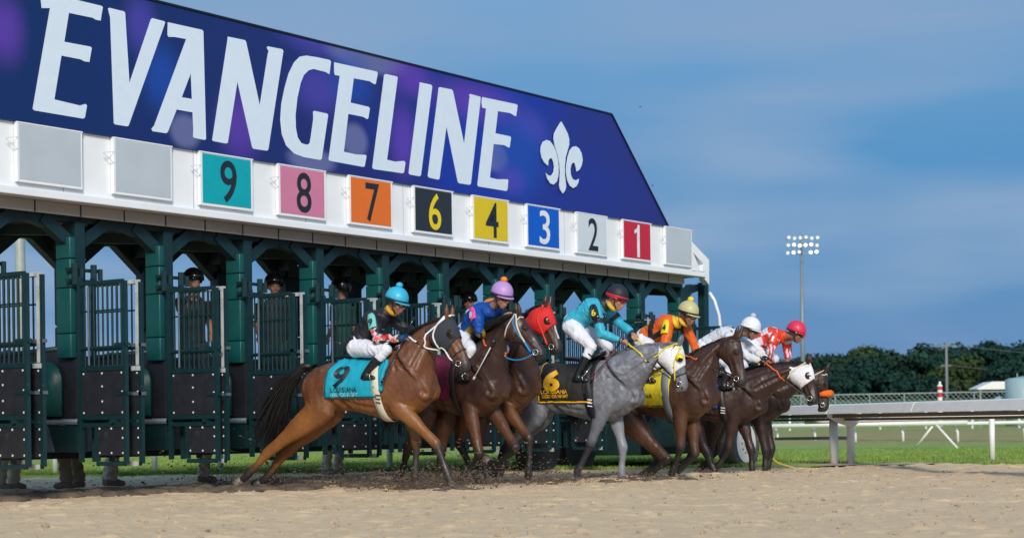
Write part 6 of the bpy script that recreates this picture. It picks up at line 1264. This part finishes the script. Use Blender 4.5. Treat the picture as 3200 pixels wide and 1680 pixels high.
for k_, I_, P_, m1, m2, fr, sg in ((9, I9, P9, M_whitestrap, M_brown, .25, .03), (8, I8, P8, M_orange, M_bl, .4, .16), (6, I6, P6, M_yellow, M_strap, .38, .03), (4, I4, P4, M_orange, M_brown, .45, .02), (2, I2, P2, M_orange, M_brown, .45, .03), (1, I1, P1, M_brown, M_brown, .4, .03), (7, I7, P7, M_orange, M_brown, .4, .03)):
    reins(I_, P_[1]['hn'], P_[1]['hf'], m1, m2, frac=fr, sag=sg)
def to_world(key, p):
    H = HORSES[str(key)] if str(key) in HORSES else HORSES[key]; a = -R(H['a']); p = Vector(p); return Vector((H['o'][0] + p.x * math.cos(a) - p.y * math.sin(a), H['o'][1] + p.x * math.sin(a) + p.y * math.cos(a), p.z))
def whip(key, a, b, r, m, handle, label):
    a, b = to_world(key, a), to_world(key, b); root = empty('whip', tuple(a), 0, label, 'whip', 'whips held by the jockeys'); d = b - a
    bm = bmesh.new(); tube(bm, [d * .22, d * .6, d], [r, r * .8, r * .6], 6); bm_link('shaft', bm, m, root, True); bm = bmesh.new(); tube(bm, [Vector((0, 0, 0)), d * .22], [r * 1.5, r * 1.3], 8); bm_link('grip', bm, handle, root, True)
    bm = bmesh.new(); tube(bm, [d * .93, d * 1.0], [r * 1.6, r * 1.6], 6); bm_link('flap', bm, m, root, True)
whip(9, (.33, -.19, 1.99), (-.02, -.36, 1.24), .010, M_black, M_black, 'black whip held by the jockey with the turquoise cap')
whip(8, (.62, -.22, 1.76), (.42, -.40, 1.28), .009, paint('pale whip shaft', (.5, .5, .52), .4), M_black, 'silver and black whip held by the jockey in blue silks')
whip(6, (.30, -.14, 1.80), (-.06, -.36, 1.29), .009, paint('dark red whip', (.14, .008, .02), .4), M_black, 'dark red whip held by the jockey in turquoise silks')
# breastplate of the nearest horse
strap(I9, [(-.02, -.2, 1.48), (.10, -.3, 1.40), (.2, -.3, 1.2), (.30, -.28, 1.05)], .012, M_strap, 'breast_strap', 5) if False else None

# ------------------------------------------------------------ gate crew
def crew(pos, rz, label, h=1.78, shirt=M_vest, pants=M_khaki, helm=True, group='gate crew', stance=.14, skin=M_skin2, arm=0, lean=0.):
    root = empty('person', tuple(pos), rz, label, 'person', group); k = h / 1.78; V = lambda x, y, z: Vector((x * k + lean * z, y * k, z * k))
    # faces +x
    sk = dict(pel=V(0, 0, .95), ch=V(.02, 0, 1.30), nk=V(0, 0, 1.50), hd=V(.03, 0, 1.66))
    bm = bmesh.new(); loft(bm, [(V(0, 0, .84), V(.09, 0, 0), V(0, .12, 0)), (V(0, 0, .95), V(.12, 0, 0), V(0, .16, 0)), (V(0, 0, 1.08), V(.11, 0, 0), V(0, .145, 0)), (V(.01, 0, 1.25), V(.12, 0, 0), V(0, .165, 0)), (V(0, 0, 1.40), V(.11, 0, 0), V(0, .185, 0)), (V(0, 0, 1.47), V(.07, 0, 0), V(0, .10, 0))], 18)
    tube(bm, [V(0, 0, 1.42), V(.01, 0, 1.56)], .058 * k, 12); head_mesh(bm, V(.03, 0, 1.655), Vector((1, 0, -.1)), Vector((0, 0, 1)), 1.02 * k)
    A_ = []
    for s in (-1, 1):
        sh = V(0, s * .18, 1.42); el = V(-.02, s * .25, 1.13); hd_ = V(.14, s * .22, .92)
        if arm == s or arm == 2: el = V(.18, s * .27, 1.24); hd_ = V(.38, s * .20, 1.42)
        A_.append((s, sh, el, hd_)); w = el.lerp(hd_, .72); tube(bm, [sh, sh.lerp(el, .5), el, w], [.058 * k, .050 * k, .042 * k, .030 * k], 12); hand(bm, w, hd_ - el)
        hp_ = V(0, s * .09, .90); kn = V(.04, s * (.10 + stance * .3), .49); an = V(-.03, s * (.10 + stance * .5), .09); tube(bm, [hp_, kn, an], [.09 * k, .058 * k, .042 * k], 12); tube(bm, [an - V(.05, 0, .04), an + V(.05, 0, -.03), an + V(.16, 0, -.045)], .04 * k, 10)
    link('body', remeshed('body', bm, .012, 2, .4), skin, root)
    bm = bmesh.new(); loft(bm, [(V(0, 0, .88), V(.13, 0, 0), V(0, .17, 0)), (V(0, 0, 1.08), V(.13, 0, 0), V(0, .165, 0)), (V(.01, 0, 1.25), V(.14, 0, 0), V(0, .185, 0)), (V(0, 0, 1.40), V(.125, 0, 0), V(0, .20, 0)), (V(0, 0, 1.49), V(.075, 0, 0), V(0, .09, 0))], 18)
    for s, sh, el, hd_ in A_: tube(bm, [sh, sh.lerp(el, .55), sh.lerp(el, .75)], [.078 * k, .068 * k, .066 * k], 12)
    link('shirt', remeshed('shirt', bm, .014, 3), shirt, root)
    bm = bmesh.new(); loft(bm, [(V(0, 0, .80), V(.11, 0, 0), V(0, .15, 0)), (V(0, 0, .98), V(.125, 0, 0), V(0, .165, 0))], 18)
    for s in (-1, 1):
        hp_ = V(0, s * .095, .88); kn = V(.04, s * (.10 + stance * .3), .49); an = V(-.03, s * (.10 + stance * .5), .09)
        tube(bm, [hp_, hp_.lerp(kn, .5), kn, kn.lerp(an, .5), an.lerp(kn, .12), an.lerp(kn, -.02)], [.11 * k, .10 * k, .085 * k, .082 * k, .086 * k, .09 * k], 14)
    me = remeshed('trousers', bm, .014, 2)
    for v in me.vertices:
        if v.co.z < .5: v.co += Vector((1, 0, 0)) * .007 * math.sin(v.co.z * 60 + v.co.y * 30) + Vector((0, 1, 0)) * .005 * math.sin(v.co.z * 44 + v.co.x * 40)
    link('trousers', me, pants, root)
    for s in (-1, 1):
        an = V(-.03, s * (.10 + stance * .5), .09); bm = bmesh.new(); tube(bm, [an + V(-.075, 0, -.045), an + V(.03, 0, -.03), an + V(.12, 0, -.045), an + V(.20, 0, -.055)], [.04 * k, .055 * k, .05 * k, .032 * k], 12); tube(bm, [an + V(0, 0, .05), an + V(0, 0, -.04)], .052 * k, 12); link('boot', remeshed('boot', bm, .013, 2), M_boot, root)
    if helm:
        bm = bmesh.new(); c = V(.02, 0, 1.71); ell(bm, c, (.142 * k, .125 * k, .135 * k), 26, None, 16)
        for v in list(bm.verts):
            if v.co.z < c.z - .055 + (v.co.x - c.x) * .35: bm.verts.remove(v)
        o = bm_link('helmet', bm, M_black, root, True); s_ = o.modifiers.new('t', 'SOLIDIFY'); s_.thickness = .012; s_.offset = 1
        bm = bmesh.new(); tube(bm, [c + Vector((.10, s * .085, -.01 + 0 * s)) * 1 for s in (-1, 0, 1)], .02, 8); bm_link('visor', bm, M_black, o, True)
    return root
hand_dir = GTH - math.pi / 2
def head_at(px, py, w, hh=1.71):
    """stand a figure so that its head is where the ray through the pixel meets the plane w"""
    return None
CREW = CREW_POS
for (lab, x, y, z, rz, shirt, arm) in CREW:
    crew((x, y, z), rz, lab, shirt=shirt, arm=arm, pants=simple('navy trousers', (.02, .03, .05), .85) if z > .3 else M_khaki)
    if z > .3:
        bm = bmesh.new(); box(bm, (-.25, -.25, z - .06), (.25, .25, z)); beam(bm, (0, 0, z - .06), (0, 0, .45), .05, .05)
        dx, dy = x - GX * GS, y - GY * GS; c = bm_link('standing_ledge', bm, M_deep, gate); c.location = Vector((dx * math.cos(GTH) + dy * math.sin(GTH), -dx * math.sin(GTH) + dy * math.cos(GTH), .04)) / GS; c.scale = (1 / GS,) * 3
for (lab, x, y, rz, mt) in LEGS_POS:
    crew((x, y, 0), rz, lab, h=1.70, shirt=M_gshirt, pants=mt, helm=True, stance=.10, group='gate crew on the ground')
